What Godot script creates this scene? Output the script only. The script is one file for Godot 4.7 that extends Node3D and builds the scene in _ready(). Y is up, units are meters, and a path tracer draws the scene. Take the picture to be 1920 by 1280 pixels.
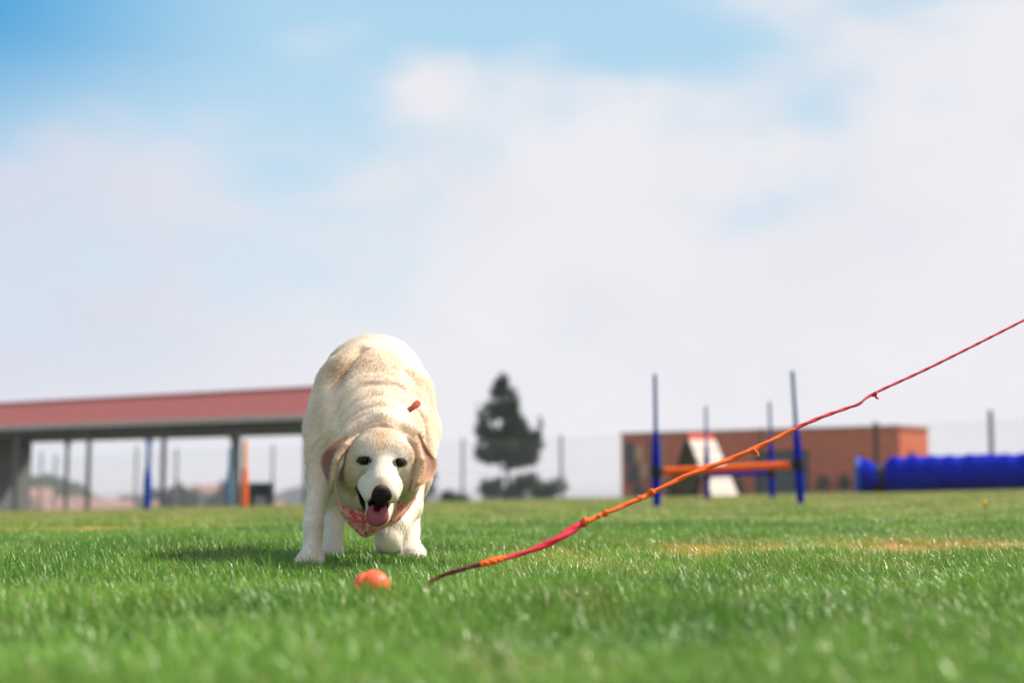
extends Node3D
# A Labrador walks up to a ball on a sports lawn; agility gear, a shelter, a brick hut and a hazy town behind.

var rng := RandomNumberGenerator.new()
var noise := FastNoiseLite.new()
var fine := FastNoiseLite.new()
var M := {}

# ------------------------------------------------------------------ mesh builder
class Shape:
	var v := PackedVector3Array()
	var n := PackedVector3Array()
	var c := PackedColorArray()
	var uv := PackedVector2Array()
	var ix := PackedInt32Array()
	var col := Color.WHITE

	func vert(p: Vector3, nn: Vector3, u := Vector2.ZERO) -> int:
		v.append(p); n.append(nn); c.append(col); uv.append(u)
		return v.size() - 1

	# corners counterclockwise as seen from outside
	func quad(a: Vector3, b: Vector3, cc: Vector3, d: Vector3) -> void:
		var nn := (b - a).cross(cc - a).normalized()
		var i := vert(a, nn, Vector2(0, 0))
		vert(b, nn, Vector2(1, 0)); vert(cc, nn, Vector2(1, 1)); vert(d, nn, Vector2(0, 1))
		ix.append_array([i, i + 2, i + 1, i, i + 3, i + 2])

	func tri(a: Vector3, b: Vector3, cc: Vector3) -> void:
		var nn := (b - a).cross(cc - a).normalized()
		var i := vert(a, nn); vert(b, nn); vert(cc, nn)
		ix.append_array([i, i + 2, i + 1])

	# eight corners: bottom ring 0-3 then top ring 4-7, counterclockwise from above
	func hexa(p: Array) -> void:
		quad(p[3], p[2], p[1], p[0]); quad(p[4], p[5], p[6], p[7])
		for i in 4:
			var j := (i + 1) % 4
			quad(p[i], p[j], p[j + 4], p[i + 4])

	# chamfered box
	func box(t: Transform3D, s: Vector3, bev := 0.0) -> void:
		var h := s / 2.0
		if bev <= 0.0:
			var p := []
			for y in [-h.y, h.y]:
				for q in [[-h.x, h.z], [h.x, h.z], [h.x, -h.z], [-h.x, -h.z]]:
					p.append(t * Vector3(q[0], y, q[1]))
			hexa(p)
			return
		var b := minf(bev, minf(h.x, minf(h.y, h.z)) * 0.6)
		var ring := func(k: float, y: float) -> Array:
			var r := []
			for q in [[-1, 1], [1, 1], [1, -1], [-1, -1]]:
				var qx: float = q[0]
				var qz: float = q[1]
				var a := Vector3(qx * (h.x - k), y, qz * (h.z - k - b))
				var e := Vector3(qx * (h.x - k - b), y, qz * (h.z - k))
				r.append([t * a, t * e])
			var o := []
			o.append(r[0][0]); o.append(r[0][1]); o.append(r[1][1]); o.append(r[1][0])
			o.append(r[2][0]); o.append(r[2][1]); o.append(r[3][1]); o.append(r[3][0])
			return o
		var rings := [ring.call(b, -h.y), ring.call(0.0, -h.y + b), ring.call(0.0, h.y - b), ring.call(b, h.y)]
		for k in 3:
			for i in 8:
				var j := (i + 1) % 8
				quad(rings[k][i], rings[k][j], rings[k + 1][j], rings[k + 1][i])
		for k in range(1, 7):
			tri(rings[3][0], rings[3][k], rings[3][k + 1])
			tri(rings[0][0], rings[0][k + 1], rings[0][k])

	func tube(pts: PackedVector3Array, rad: PackedFloat32Array, sides := 8, caps := true) -> void:
		var m := pts.size()
		var base := v.size()
		var up := Vector3.UP
		var t0 := (pts[1] - pts[0]).normalized()
		if absf(t0.dot(up)) > 0.95:
			up = Vector3.RIGHT
		var side := t0.cross(up).normalized()
		var along := 0.0
		for k in m:
			var t := (pts[mini(k + 1, m - 1)] - pts[maxi(k - 1, 0)]).normalized()
			side = (side - t * side.dot(t)).normalized()
			var bi := t.cross(side)
			if k > 0:
				along += pts[k].distance_to(pts[k - 1])
			var slope := 0.0
			if k > 0 and k < m - 1:
				slope = (rad[k + 1] - rad[k - 1]) / maxf(1e-6, pts[k + 1].distance_to(pts[k - 1]))
			for i in sides + 1:
				var a := TAU * i / sides
				var d := side * cos(a) + bi * sin(a)
				vert(pts[k] + d * rad[k], (d - t * slope).normalized(), Vector2(float(i) / sides, along))
		for k in m - 1:
			for i in sides:
				var a := base + k * (sides + 1) + i
				var b := a + sides + 1
				ix.append_array([a, b, a + 1, a + 1, b, b + 1])
		if caps:
			for e in [0, m - 1]:
				var t := (pts[1] - pts[0]).normalized() * -1.0 if e == 0 else (pts[m - 1] - pts[m - 2]).normalized()
				var mid := vert(pts[e], t)
				var first := v.size()
				for i in sides + 1:
					vert(v[base + e * (sides + 1) + i], t)
				for i in sides:
					if e == 0:
						ix.append_array([mid, first + i, first + i + 1])
					else:
						ix.append_array([mid, first + i + 1, first + i])

	func rod(a: Vector3, b: Vector3, r: float, sides := 8, r2 := -1.0) -> void:
		tube(PackedVector3Array([a, b]), PackedFloat32Array([r, r if r2 < 0.0 else r2]), sides)

	# rows of points that form a sheet; smooth normals
	func sheet(rows: Array, flip := false) -> void:
		var w: int = rows[0].size()
		var base := v.size()
		for j in rows.size():
			for i in w:
				var du: Vector3 = rows[j][mini(i + 1, w - 1)] - rows[j][maxi(i - 1, 0)]
				var dv: Vector3 = rows[mini(j + 1, rows.size() - 1)][i] - rows[maxi(j - 1, 0)][i]
				var nn := du.cross(dv).normalized()
				vert(rows[j][i], -nn if flip else nn, Vector2(float(i) / (w - 1), float(j) / (rows.size() - 1)))
		for j in rows.size() - 1:
			for i in w - 1:
				var a := base + j * w + i
				var b := a + w
				if flip:
					ix.append_array([a, a + 1, b, b, a + 1, b + 1])
				else:
					ix.append_array([a, b, a + 1, a + 1, b, b + 1])

	func smooth() -> void:
		var s := PackedVector3Array()
		s.resize(v.size())
		for k in range(0, ix.size(), 3):
			var f := (v[ix[k + 2]] - v[ix[k]]).cross(v[ix[k + 1]] - v[ix[k]])
			for q in 3:
				s[ix[k + q]] += f
		for k in v.size():
			s[k] = s[k].normalized()
		n = s

	func mesh() -> ArrayMesh:
		var a := []
		a.resize(Mesh.ARRAY_MAX)
		a[Mesh.ARRAY_VERTEX] = v
		a[Mesh.ARRAY_NORMAL] = n
		a[Mesh.ARRAY_COLOR] = c
		a[Mesh.ARRAY_TEX_UV] = uv
		a[Mesh.ARRAY_INDEX] = ix
		var m := ArrayMesh.new()
		m.add_surface_from_arrays(Mesh.PRIMITIVE_TRIANGLES, a)
		return m


# ------------------------------------------------------------------ naming
var used := {}

func numbered(called: String) -> String:
	var k: int = used.get(called, 0)
	used[called] = k + 1
	return called if k == 0 else "%s_%03d" % [called, k]

func tag(o: Node, label := "", category := "", group := "", kind := "") -> void:
	if label: o.set_meta("label", label)
	if category: o.set_meta("category", category)
	if group: o.set_meta("group", group)
	if kind: o.set_meta("kind", kind)

func thing(called: String, at: Vector3, label: String, category: String, group := "", turn := 0.0) -> Node3D:
	var o := Node3D.new()
	o.name = numbered(called)
	add_child(o)
	o.position = at
	o.rotation.y = turn
	tag(o, label, category, group)
	return o

func part(called: String, s: Variant, m: Material, parent: Node = null) -> MeshInstance3D:
	var o := MeshInstance3D.new()
	o.name = numbered(called) if parent == null else called
	o.mesh = s.mesh() if s is Shape else s
	o.material_override = m
	if parent == null:
		add_child(o)
	else:
		parent.add_child(o, true)
	return o

# ------------------------------------------------------------------ materials
func lin(r: float, g: float, b: float) -> Color:
	return Color(r, g, b).linear_to_srgb()

func mat(r: float, g: float, b: float, rough := 0.8) -> StandardMaterial3D:
	var m := StandardMaterial3D.new()
	m.albedo_color = lin(r, g, b)
	m.roughness = rough
	m.metallic_specular = 0.3
	return m

func noise_tex(freq: float, seed_no: int, ramp: Gradient = null, oct := 4) -> NoiseTexture2D:
	var f := FastNoiseLite.new()
	f.noise_type = FastNoiseLite.TYPE_SIMPLEX_SMOOTH
	f.frequency = freq
	f.fractal_octaves = oct
	f.seed = seed_no
	var t := NoiseTexture2D.new()
	t.width = 512
	t.height = 512
	t.seamless = true
	t.noise = f
	if ramp: t.color_ramp = ramp
	return t

func worn(r: float, g: float, b: float, rough: float, spread: float, scale: float, seed_no: int, relief := 0.0) -> StandardMaterial3D:
	# a surface whose tone wanders a little, with shallow relief
	var m := StandardMaterial3D.new()
	m.roughness = rough
	m.metallic_specular = 0.3
	var gr := Gradient.new()
	gr.set_color(0, lin(r * (1 - spread), g * (1 - spread), b * (1 - spread)))
	gr.set_color(1, lin(r * (1 + spread), g * (1 + spread), b * (1 + spread)))
	m.albedo_texture = noise_tex(0.02, seed_no, gr)
	m.uv1_triplanar = true
	m.uv1_scale = Vector3.ONE * scale
	if relief > 0.0:
		m.heightmap_enabled = true
		m.heightmap_texture = noise_tex(0.06, seed_no + 50)
		m.heightmap_scale = relief
	return m

# ------------------------------------------------------------------ terrain
func ground_y(x: float, z: float) -> float:
	var d := -z
	var s := smoothstep(3.0, 15.0, d)
	var xx := clampf(x, -30.0, 30.0)
	var y := 0.022 * xx * s
	var far := clampf(d, -100.0, 90.0)
	y -= 0.0085 * 3.0 * log(1.0 + exp((far - 20.0) / 3.0))
	y -= 7.0 * smoothstep(70.0, 150.0, d) + 6.0 * smoothstep(150.0, 1500.0, d)
	return y

# ------------------------------------------------------------------ sky
func sky_color(dir: Vector3) -> Color:
	var az := atan2(dir.x, -dir.z)
	var el := rad_to_deg(asin(clampf(dir.y, -1.0, 1.0)))
	var azd := rad_to_deg(az)
	el = maxf(el, 0.0)
	# clear air: deep blue high and away from the sun, pale towards it and towards the horizon
	var deep := Color(0.045, 0.36, 0.71)
	var mid := Color(0.42, 0.67, 0.86)
	var pale := Color(0.66, 0.79, 0.90)
	var w := clampf((azd + 24.5) / 17.0, 0.0, 1.0)
	if azd > 100.0 or azd < -100.0:
		w = clampf((180.0 - absf(azd)) / 160.0, 0.0, 1.0) if azd > 0 else 0.1
	var air := deep.lerp(mid, smoothstep(0.05, 0.95, w + clampf((17.0 - el) / 14.0, 0.0, 0.7)))
	air = air.lerp(pale, smoothstep(19.0, 6.0, el))
	# clouds
	var p := dir / maxf(0.12, dir.y + 0.10)
	var n1 := noise.get_noise_3d(p.x * 9.0 + 13.0, p.z * 9.0, 4.0)
	var n2 := noise.get_noise_3d(dir.x * 330.0, dir.y * 620.0, dir.z * 330.0)
	var n3 := fine.get_noise_3d(dir.x * 90.0, dir.y * 140.0 + 30.0, dir.z * 90.0)
	var cover := 0.70 + 1.35 * sin(clampf(az, -1.2, 1.2)) * (1.0 - 0.3 * absf(sin(az))) * (1.0 if az > 0.0 else 1.0 - smoothstep(0.40, 0.85, -az)) - clampf(0.072 * (el - 12.0), -0.5, 0.85) + 0.75 * smoothstep(22.0, 42.0, el) + 0.42 * n1 + 0.62 * n2
	for q in [[-3.6, 15.9, 2.1, 1.5, 0.7], [-8.5, 13.0, 5.0, 3.2, -0.16], [-13.7, 6.9, 0.55, 0.35, 0.5], [3.5, 12.2, 4.0, 1.6, 0.4], [-15.0, 11.5, 5.0, 2.6, 0.16], [-7.0, 8.0, 5.0, 3.0, -0.18], [10.0, 10.9, 3.2, 0.9, -0.45], [12.5, 15.0, 2.0, 1.3, -0.38], [4.5, 17.0, 4.0, 1.0, -0.3], [-1.0, 13.2, 1.6, 1.0, -0.3], [4.0, 12.0, 3.0, 1.0, 0.3], [0.5, 18.6, 5.0, 1.3, -0.55], [6.0, 17.2, 3.5, 0.8, -0.22]]:
		var a: float = (azd - q[0]) / q[2]
		var b: float = (el - q[1]) / q[3]
		cover += q[4] * exp(-(a * a + b * b) * (1.0 + 0.5 * n3))
	var alpha := smoothstep(0.05, 1.05, cover)
	var white := Color(0.90, 0.89, 0.92)
	var grey := Color(0.72, 0.73, 0.81)
	var shade := clampf(0.35 + 0.5 * n3 + 0.4 * (cover - 1.0), 0.0, 1.0)
	var cloud := grey.lerp(white, 0.5 + 0.5 * shade)
	if azd < 0.0 and azd > -90.0:
		cloud = cloud.lerp(Color(0.60, 0.64, 0.79), 0.6 * smoothstep(-4.0, -20.0, azd) * smoothstep(-60.0, -35.0, azd))
	# clouds on the sun's side are brighter and warmer
	var near_sun := clampf(dir.dot(Vector3(0.86, 0.92, -0.42).normalized()), 0.0, 1.0)
	cloud = cloud.lerp(Color(0.95, 0.92, 0.88), 0.9 * smoothstep(0.72, 0.95, near_sun))
	cloud = cloud.lerp(Color(0.90, 0.875, 0.85), 0.8 * maxf(smoothstep(21.0, 45.0, el), smoothstep(30.0, 60.0, absf(azd))) * (1.0 - smoothstep(0.72, 0.95, near_sun)))
	var out := air.lerp(cloud, alpha * 0.97)
	var low := Color(0.86, 0.855, 0.895)
	return out.lerp(low, 0.75 * smoothstep(6.5, 0.0, el)) * (1.0 / 1.6)

func make_sky() -> PanoramaSkyMaterial:
	var w := 1600
	var h := 800
	var im := Image.create(w, h, false, Image.FORMAT_RGBF)
	for j in h:
		var th := PI * (j + 0.5) / h
		var y := cos(th)
		var s := sin(th)
		if y < -0.02:
			im.fill_rect(Rect2i(0, j, w, h - j), Color(0.24, 0.26, 0.20))
			break
		for i in w:
			var a := TAU * (i + 0.5) / w
			im.set_pixel(i, j, sky_color(Vector3(sin(a) * s, y, -cos(a) * s)))
	var m := PanoramaSkyMaterial.new()
	m.panorama = ImageTexture.create_from_image(im)
	return m

# ------------------------------------------------------------------ blended solids, meshed as surface nets
class Blend:
	var prims := []

	func cap(a: Vector3, b: Vector3, ra: float, rb: float, k := 0.03) -> void:
		prims.append([0, a, b, ra, rb, k, Basis()])

	func egg(a: Vector3, r: Vector3, k := 0.03, turn := Basis()) -> void:
		prims.append([1, a, r, 0.0, 0.0, k, turn.inverse()])

	func cut(a: Vector3, b: Vector3, ra: float, rb: float, k := 0.006) -> void:
		prims.append([2, a, b, ra, rb, k, Basis()])

	func one(q: Array, p: Vector3) -> float:
		if q[0] == 1:
			var l: Vector3 = q[6] * (p - q[1])
			var r: Vector3 = q[2]
			var k0 := (l / r).length()
			var k1 := (l / (r * r)).length()
			return k0 * (k0 - 1.0) / maxf(k1, 1e-6)
		var a: Vector3 = q[1]
		var ba: Vector3 = q[2] - a
		var pa := p - a
		var h := clampf(pa.dot(ba) / maxf(ba.length_squared(), 1e-9), 0.0, 1.0)
		return (pa - ba * h).length() - lerpf(q[3], q[4], h)

	func join(f: float, d: float, q: Array) -> float:
		var k: float = q[5]
		if q[0] == 2:
			var hs := maxf(k - absf(f + d), 0.0) / k
			return maxf(f, -d) + hs * hs * k * 0.25
		var h := maxf(k - absf(f - d), 0.0) / k
		return minf(f, d) - h * h * k * 0.25

	func at(p: Vector3) -> float:
		var f := 1.0
		for q in prims:
			f = join(f, one(q, p), q)
		return f

	func net(lo: Vector3, hi: Vector3, h: float) -> Shape:
		var nx := int(ceil((hi.x - lo.x) / h)) + 1
		var ny := int(ceil((hi.y - lo.y) / h)) + 1
		var nz := int(ceil((hi.z - lo.z) / h)) + 1
		var f := PackedFloat32Array()
		f.resize(nx * ny * nz)
		f.fill(1.0)
		for q in prims:
			var a: Vector3 = q[1]
			var b: Vector3 = q[2]
			var mn: Vector3
			var mx: Vector3
			var pad: float = q[5] + 2.0 * h
			if q[0] == 1:
				var mr := maxf(b.x, maxf(b.y, b.z))
				var e := b if (q[6] as Basis).is_equal_approx(Basis()) else Vector3(mr, mr, mr)
				mn = a - e; mx = a + e
			else:
				var r := maxf(q[3], q[4])
				mn = Vector3(minf(a.x, b.x), minf(a.y, b.y), minf(a.z, b.z)) - Vector3(r, r, r)
				mx = Vector3(maxf(a.x, b.x), maxf(a.y, b.y), maxf(a.z, b.z)) + Vector3(r, r, r)
			var i0 := maxi(0, int((mn.x - pad - lo.x) / h)); var i1 := mini(nx - 1, int((mx.x + pad - lo.x) / h) + 1)
			var j0 := maxi(0, int((mn.y - pad - lo.y) / h)); var j1 := mini(ny - 1, int((mx.y + pad - lo.y) / h) + 1)
			var k0 := maxi(0, int((mn.z - pad - lo.z) / h)); var k1 := mini(nz - 1, int((mx.z + pad - lo.z) / h) + 1)
			var kb: float = q[5]
			var typ: int = q[0]
			var ba := b - a
			var l2 := maxf(ba.length_squared(), 1e-9)
			var ra: float = q[3]
			var rb: float = q[4]
			var inv: Basis = q[6]
			var r2 := b * b
			for k in range(k0, k1 + 1):
				for j in range(j0, j1 + 1):
					var row := (k * ny + j) * nx
					var p := Vector3(lo.x + i0 * h, lo.y + j * h, lo.z + k * h) - a
					for i in range(i0, i1 + 1):
						var d: float
						if typ == 1:
							var l := inv * p
							var g := (l / b).length()
							d = g * (g - 1.0) / maxf((l / r2).length(), 1e-6)
						else:
							var t := clampf(p.dot(ba) / l2, 0.0, 1.0)
							d = (p - ba * t).length() - (ra + (rb - ra) * t)
						var o := f[row + i]
						if typ == 2:
							var hs := maxf(kb - absf(o + d), 0.0) / kb
							f[row + i] = maxf(o, -d) + hs * hs * kb * 0.25
						else:
							var hh := maxf(kb - absf(o - d), 0.0) / kb
							f[row + i] = minf(o, d) - hh * hh * kb * 0.25
						p.x += h
		var s := Shape.new()
		var id := PackedInt32Array()
		id.resize(f.size())
		id.fill(-1)
		var step := [0, 1, nx, nx + 1, nx * ny, nx * ny + 1, nx * ny + nx, nx * ny + nx + 1]
		var edges := [[0, 1], [2, 3], [4, 5], [6, 7], [0, 2], [1, 3], [4, 6], [5, 7], [0, 4], [1, 5], [2, 6], [3, 7]]
		var corner := []
		for q in 8:
			corner.append(Vector3(q & 1, (q >> 1) & 1, (q >> 2) & 1))
		var lim := 2.5 * h
		for k in nz - 1:
			for j in ny - 1:
				var row := (k * ny + j) * nx
				for i in nx - 1:
					var at0 := row + i
					if absf(f[at0]) > lim:
						continue
					var neg := 0
					for q in 8:
						if f[at0 + step[q]] < 0.0:
							neg += 1
					if neg == 0 or neg == 8:
						continue
					var sum := Vector3.ZERO
					var cnt := 0
					for e in edges:
						var fa := f[at0 + step[e[0]]]
						var fb := f[at0 + step[e[1]]]
						if (fa < 0.0) != (fb < 0.0):
							sum += (corner[e[0]] as Vector3).lerp(corner[e[1]], fa / (fa - fb))
							cnt += 1
					id[at0] = s.vert(lo + (Vector3(i, j, k) + sum / cnt) * h, Vector3.UP)
		var nxy := nx * ny
		for k in range(1, nz - 1):
			for j in range(1, ny - 1):
				for i in range(1, nx - 1):
					var at0 := (k * ny + j) * nx + i
					var f0 := f[at0]
					if absf(f0) > lim:
						continue
					for ax in 3:
						var st: int = [1, nx, nxy][ax]
						var f1 := f[at0 + st]
						if (f0 < 0.0) == (f1 < 0.0):
							continue
						var u: int = [nx, nxy, 1][ax]
						var w: int = [nxy, 1, nx][ax]
						var a := id[at0]; var b := id[at0 - u]; var c2 := id[at0 - u - w]; var d := id[at0 - w]
						if a < 0 or b < 0 or c2 < 0 or d < 0:
							continue
						if f0 < 0.0:
							s.ix.append_array([a, c2, b, a, d, c2])
						else:
							s.ix.append_array([a, b, c2, a, c2, d])
		return s


# ------------------------------------------------------------------ helpers for curves
func along_path(ctrl: Array, per: int) -> PackedVector3Array:
	var o := PackedVector3Array()
	for i in ctrl.size() - 1:
		var a: Vector3 = ctrl[i]
		var b: Vector3 = ctrl[i + 1]
		var pre: Vector3 = ctrl[maxi(i - 1, 0)]
		var post: Vector3 = ctrl[mini(i + 2, ctrl.size() - 1)]
		for k in per:
			o.append(a.cubic_interpolate(b, pre, post, float(k) / per))
	o.append(ctrl[-1])
	return o

func resample(p: PackedVector3Array, gap: float) -> PackedVector3Array:
	var o := PackedVector3Array([p[0]])
	var left := gap
	for i in p.size() - 1:
		var a := p[i]
		var l := a.distance_to(p[i + 1])
		var t := 0.0
		while l - t >= left:
			t += left
			o.append(a.lerp(p[i + 1], t / l))
			left = gap
		left -= l - t
	if o[-1].distance_to(p[-1]) > gap * 0.3:
		o.append(p[-1])
	return o

# ================================================================== SCENE
func _ready() -> void:
	rng.seed = 7
	noise.noise_type = FastNoiseLite.TYPE_SIMPLEX_SMOOTH
	noise.frequency = 0.02
	noise.fractal_octaves = 5
	noise.seed = 11
	fine.noise_type = FastNoiseLite.TYPE_SIMPLEX_SMOOTH
	fine.frequency = 0.05
	fine.fractal_octaves = 3
	fine.seed = 5

	# camera: 50 mm lens at f/2.1, lying in the grass, focused on the dog
	var cam := Camera3D.new()
	cam.name = "camera"
	add_child(cam)
	cam.position = Vector3(0, 0.196, 0)
	cam.rotation_degrees.x = 5.887
	cam.fov = 26.99
	var at := CameraAttributesPhysical.new()
	at.frustum_focal_length = 50.0
	at.frustum_focus_distance = 3.45
	at.frustum_near = 0.05
	at.frustum_far = 9000.0
	at.exposure_aperture = 2.1
	cam.attributes = at
	cam.far = 9000.0
	cam.near = 0.05
	cam.current = true

	var env := Environment.new()
	env.background_mode = Environment.BG_SKY
	env.sky = Sky.new()
	env.sky.sky_material = make_sky()
	env.tonemap_mode = Environment.TONE_MAPPER_LINEAR
	env.tonemap_exposure = 1.6
	env.fog_enabled = true
	env.fog_light_color = Color(0.86, 0.86, 0.9)
	env.fog_density = 0.0006
	env.sdfgi_enabled = true
	env.ssao_enabled = true
	env.ssil_enabled = true
	var we := WorldEnvironment.new()
	we.name = "world_environment"
	we.environment = env
	add_child(we)

	var sun := DirectionalLight3D.new()
	sun.name = "sun"
	sun.light_color = Color(1.0, 0.965, 0.90)
	sun.light_energy = 1.6
	sun.light_angular_distance = 0.5
	sun.shadow_enabled = true
	add_child(sun)
	sun.look_at_from_position(Vector3(0.84, 1.0, -0.40) * 20.0, Vector3.ZERO)

	build_ground()
	build_town()
	build_trees()
	build_fence()
	build_shelter()
	build_hut()
	build_agility()
	build_grass()
	build_dog()
	build_toys()


# ------------------------------------------------------------------ ground
func build_ground() -> void:
	var s := Shape.new()
	var ds := [-6.0]
	var d := -6.0
	while d < 3000.0:
		d += 0.5 if d < 12.0 else maxf(0.5, absf(d) * 0.05)
		ds.append(d)
	var us := []
	for i in 61:
		var u := (i - 30) / 30.0
		us.append(u * 12.0 + signf(u) * pow(absf(u), 6.0) * 140.0)
	var rows := []
	for q in ds:
		var r := []
		for u in us:
			var x: float = u * (1.0 + absf(q) * 0.14)
			r.append(Vector3(x, ground_y(x, -q), -q))
		rows.append(r)
	s.sheet(rows)
	var m := worn(0.060, 0.085, 0.028, 0.95, 0.35, 0.8, 3, 2.0)
	m.uv1_world_triplanar = true
	var g := part("ground", s, m)
	tag(g, "green playing field of short lawn running back to its far edge", "", "", "structure")
	# wooded hills beyond the town
	for q in [[-107.0, -330.0, 17.0, 13.6, 21, "low dark wooded hill behind the beige houses"], [-84.0, -640.0, 36.0, 12.3, 22, "pale far hill rising behind the black cabinet"]]:
		var h := Shape.new()
		var hr := []
		for j in 25:
			var row := []
			for i in 49:
				var a: float = (i - 24) / 24.0
				var b: float = (j - 12) / 12.0
				var k := maxf(0.0, 1.0 - a * a) * maxf(0.0, 1.0 - b * b)
				var x: float = q[0] + a * q[2]
				var z: float = q[1] - b * q[2] * 0.5
				row.append(Vector3(x, -14.0 + q[3] * pow(k, 0.6) * 1.25 + 1.6 * fine.get_noise_2d(x * 3.0, z * 3.0) * k, z))
			hr.append(row)
		h.sheet(hr)
		var hill := part("hill", h, worn(0.030, 0.050, 0.034, 1.0, 0.5, 0.08, q[4]))
		tag(hill, q[5], "", "", "structure")

# ------------------------------------------------------------------ grass
func clump(count: int, radius: float, tall: float, wide: float, dry: float, seed_no: int) -> ArrayMesh:
	var r := RandomNumberGenerator.new()
	r.seed = seed_no
	var s := Shape.new()
	for i in count:
		var a := r.randf() * TAU
		var rr := radius * sqrt(r.randf())
		var p := Vector3(cos(a) * rr, -0.004, sin(a) * rr)
		var l := tall * r.randf_range(0.4, 1.35)
		var head := r.randf() * TAU
		var dir := Vector3(cos(head), 0, sin(head))
		var across := dir.rotated(Vector3.UP, PI / 2 + r.randf_range(-0.6, 0.6))
		var lean := r.randf_range(0.02, 0.5)
		var bend := r.randf_range(0.05, 0.9)
		var w := wide * r.randf_range(0.6, 1.15)
		var t := r.randf_range(0.55, 1.45)
		s.col = Color(0.128 * t, 0.285 * t, 0.036 * t).lerp(Color(0.225, 0.345, 0.048), r.randf() * 0.55)
		if r.randf() < dry:
			s.col = (Color(0.36, 0.30, 0.16) if r.randf() < 0.6 else Color(0.40, 0.42, 0.24)) * r.randf_range(0.7, 1.1)
		var rows := []
		for k in 4:
			var f := k / 3.0
			var ang := lean + bend * f
			var c := p + (dir * sin(ang) + Vector3.UP * cos(ang)) * l * f
			var hw: float = w * 0.5 * [0.8, 1.0, 0.75, 0.06][k]
			rows.append([c - across * hw, c + across * hw])
		s.sheet(rows)
	return s.mesh()

func build_grass() -> void:
	var m := StandardMaterial3D.new()
	m.vertex_color_use_as_albedo = true
	m.roughness = 0.36
	m.metallic_specular = 0.42
	m.backlight_enabled = true
	m.backlight = Color(0.75, 0.75, 0.75)
	var lawn := Node3D.new()
	lawn.name = "lawn_grass"
	add_child(lawn)
	tag(lawn, "short green lawn grass with drier straw coloured patches", "grass", "", "stuff")
	var paws := [Vector3(-0.485, 0, -3.49), Vector3(-0.487, 0, -3.88), Vector3(-0.268, 0, -3.88)]
	# nearest first: [from, to, spacing, blades, radius, height, blade width]
	for zn in [[0.45, 7.0, 0.046, 66, 0.042, 0.038, 0.0022], [7.0, 22.0, 0.11, 100, 0.095, 0.036, 0.0040], [22.0, 80.0, 0.32, 130, 0.29, 0.042, 0.0095]]:
		var kinds := []
		var places := []
		for k in 7:
			kinds.append(clump(zn[3], zn[4], zn[5], zn[6], 0.06 if k < 6 else 0.85, 100 + k))
			places.append([])
		var gap: float = zn[2]
		var d: float = zn[0]
		while d < zn[1]:
			var half := d * 0.43 + (1.3 if d < 30.0 else 2.0)
			var x := -half
			while x < half:
				var px := x + rng.randf_range(-0.6, 0.6) * gap
				var pd := d + rng.randf_range(-0.6, 0.6) * gap
				x += gap
				var skip := false
				for w in paws:
					if Vector2(px - w.x, -pd - w.z).length() < 0.030:
						skip = true
				if skip or pd < 0.4:
					continue
				var big := noise.get_noise_2d(px * 55.0, pd * 40.0)
				var patch := fine.get_noise_2d(px * 45.0 + 90.0, pd * 30.0)
				# dried strips: one across the right of the view, one thin line at the left
				var dry := 1.0 * exp(-pow((pd - 4.15 - 0.25 * px + 0.25 * patch) / 0.60, 2.0)) * smoothstep(-0.15, 0.5, px) * smoothstep(-0.35, 0.35, patch + 0.15)
				dry = maxf(dry, (1.0 + 1.2 * patch) * exp(-pow((pd - 7.2 - 0.62 * (px + 1.4)) / 0.5, 2.0)) * smoothstep(-1.15, -1.6, px))
				dry = maxf(dry, 0.20 + 0.2 * smoothstep(0.0, 0.4, big) if pd > 7.5 else 0.0)
				dry += 0.10 * smoothstep(0.1, 0.5, patch)
				var tone := 1.0 + 0.38 * big
				var tint := Color(tone, tone, tone).lerp(Color(0.62, 0.80, 0.70), smoothstep(0.05, 0.45, -big) * 0.7)
				tint = tint.lerp(Color(3.3, 1.45, 1.0), clampf(dry, 0.0, 1.0) * 0.58)
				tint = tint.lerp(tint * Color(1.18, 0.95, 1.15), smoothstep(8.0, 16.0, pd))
				var tall := (0.92 + 0.55 * fine.get_noise_2d(px * 22.0, pd * 22.0)) * (1.0 - 0.35 * clampf(dry, 0.0, 1.0))
				tall *= 1.0 + 0.45 * exp(-pow(Vector2(px + 0.24, pd - 2.38).length() / 0.11, 2.0))
				for w in paws:
					tall *= 1.0 - 0.30 * exp(-pow(Vector2(px - w.x, -pd - w.z - 0.10).length() / 0.12, 2.0))
				if pd < 7.0 and rng.randf() < 0.05:
					tall *= 1.35
				var k := 6 if rng.randf() < 0.02 + 0.4 * dry else rng.randi() % 6
				var b := Basis(Vector3.UP, rng.randf() * TAU).scaled(Vector3(1, maxf(tall, 0.45), 1))
				places[k].append([Transform3D(b, Vector3(px, ground_y(px, -pd), -pd)), tint])
			d += gap
		for k in 7:
			var mm := MultiMesh.new()
			mm.transform_format = MultiMesh.TRANSFORM_3D
			mm.use_colors = true
			mm.mesh = kinds[k]
			mm.instance_count = places[k].size()
			for i in places[k].size():
				mm.set_instance_transform(i, places[k][i][0])
				mm.set_instance_color(i, places[k][i][1])
			var o := MultiMeshInstance3D.new()
			o.name = "grass_tufts"
			o.multimesh = mm
			o.material_override = m
			o.set_meta("kind", "stuff")
			lawn.add_child(o, true)

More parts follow.
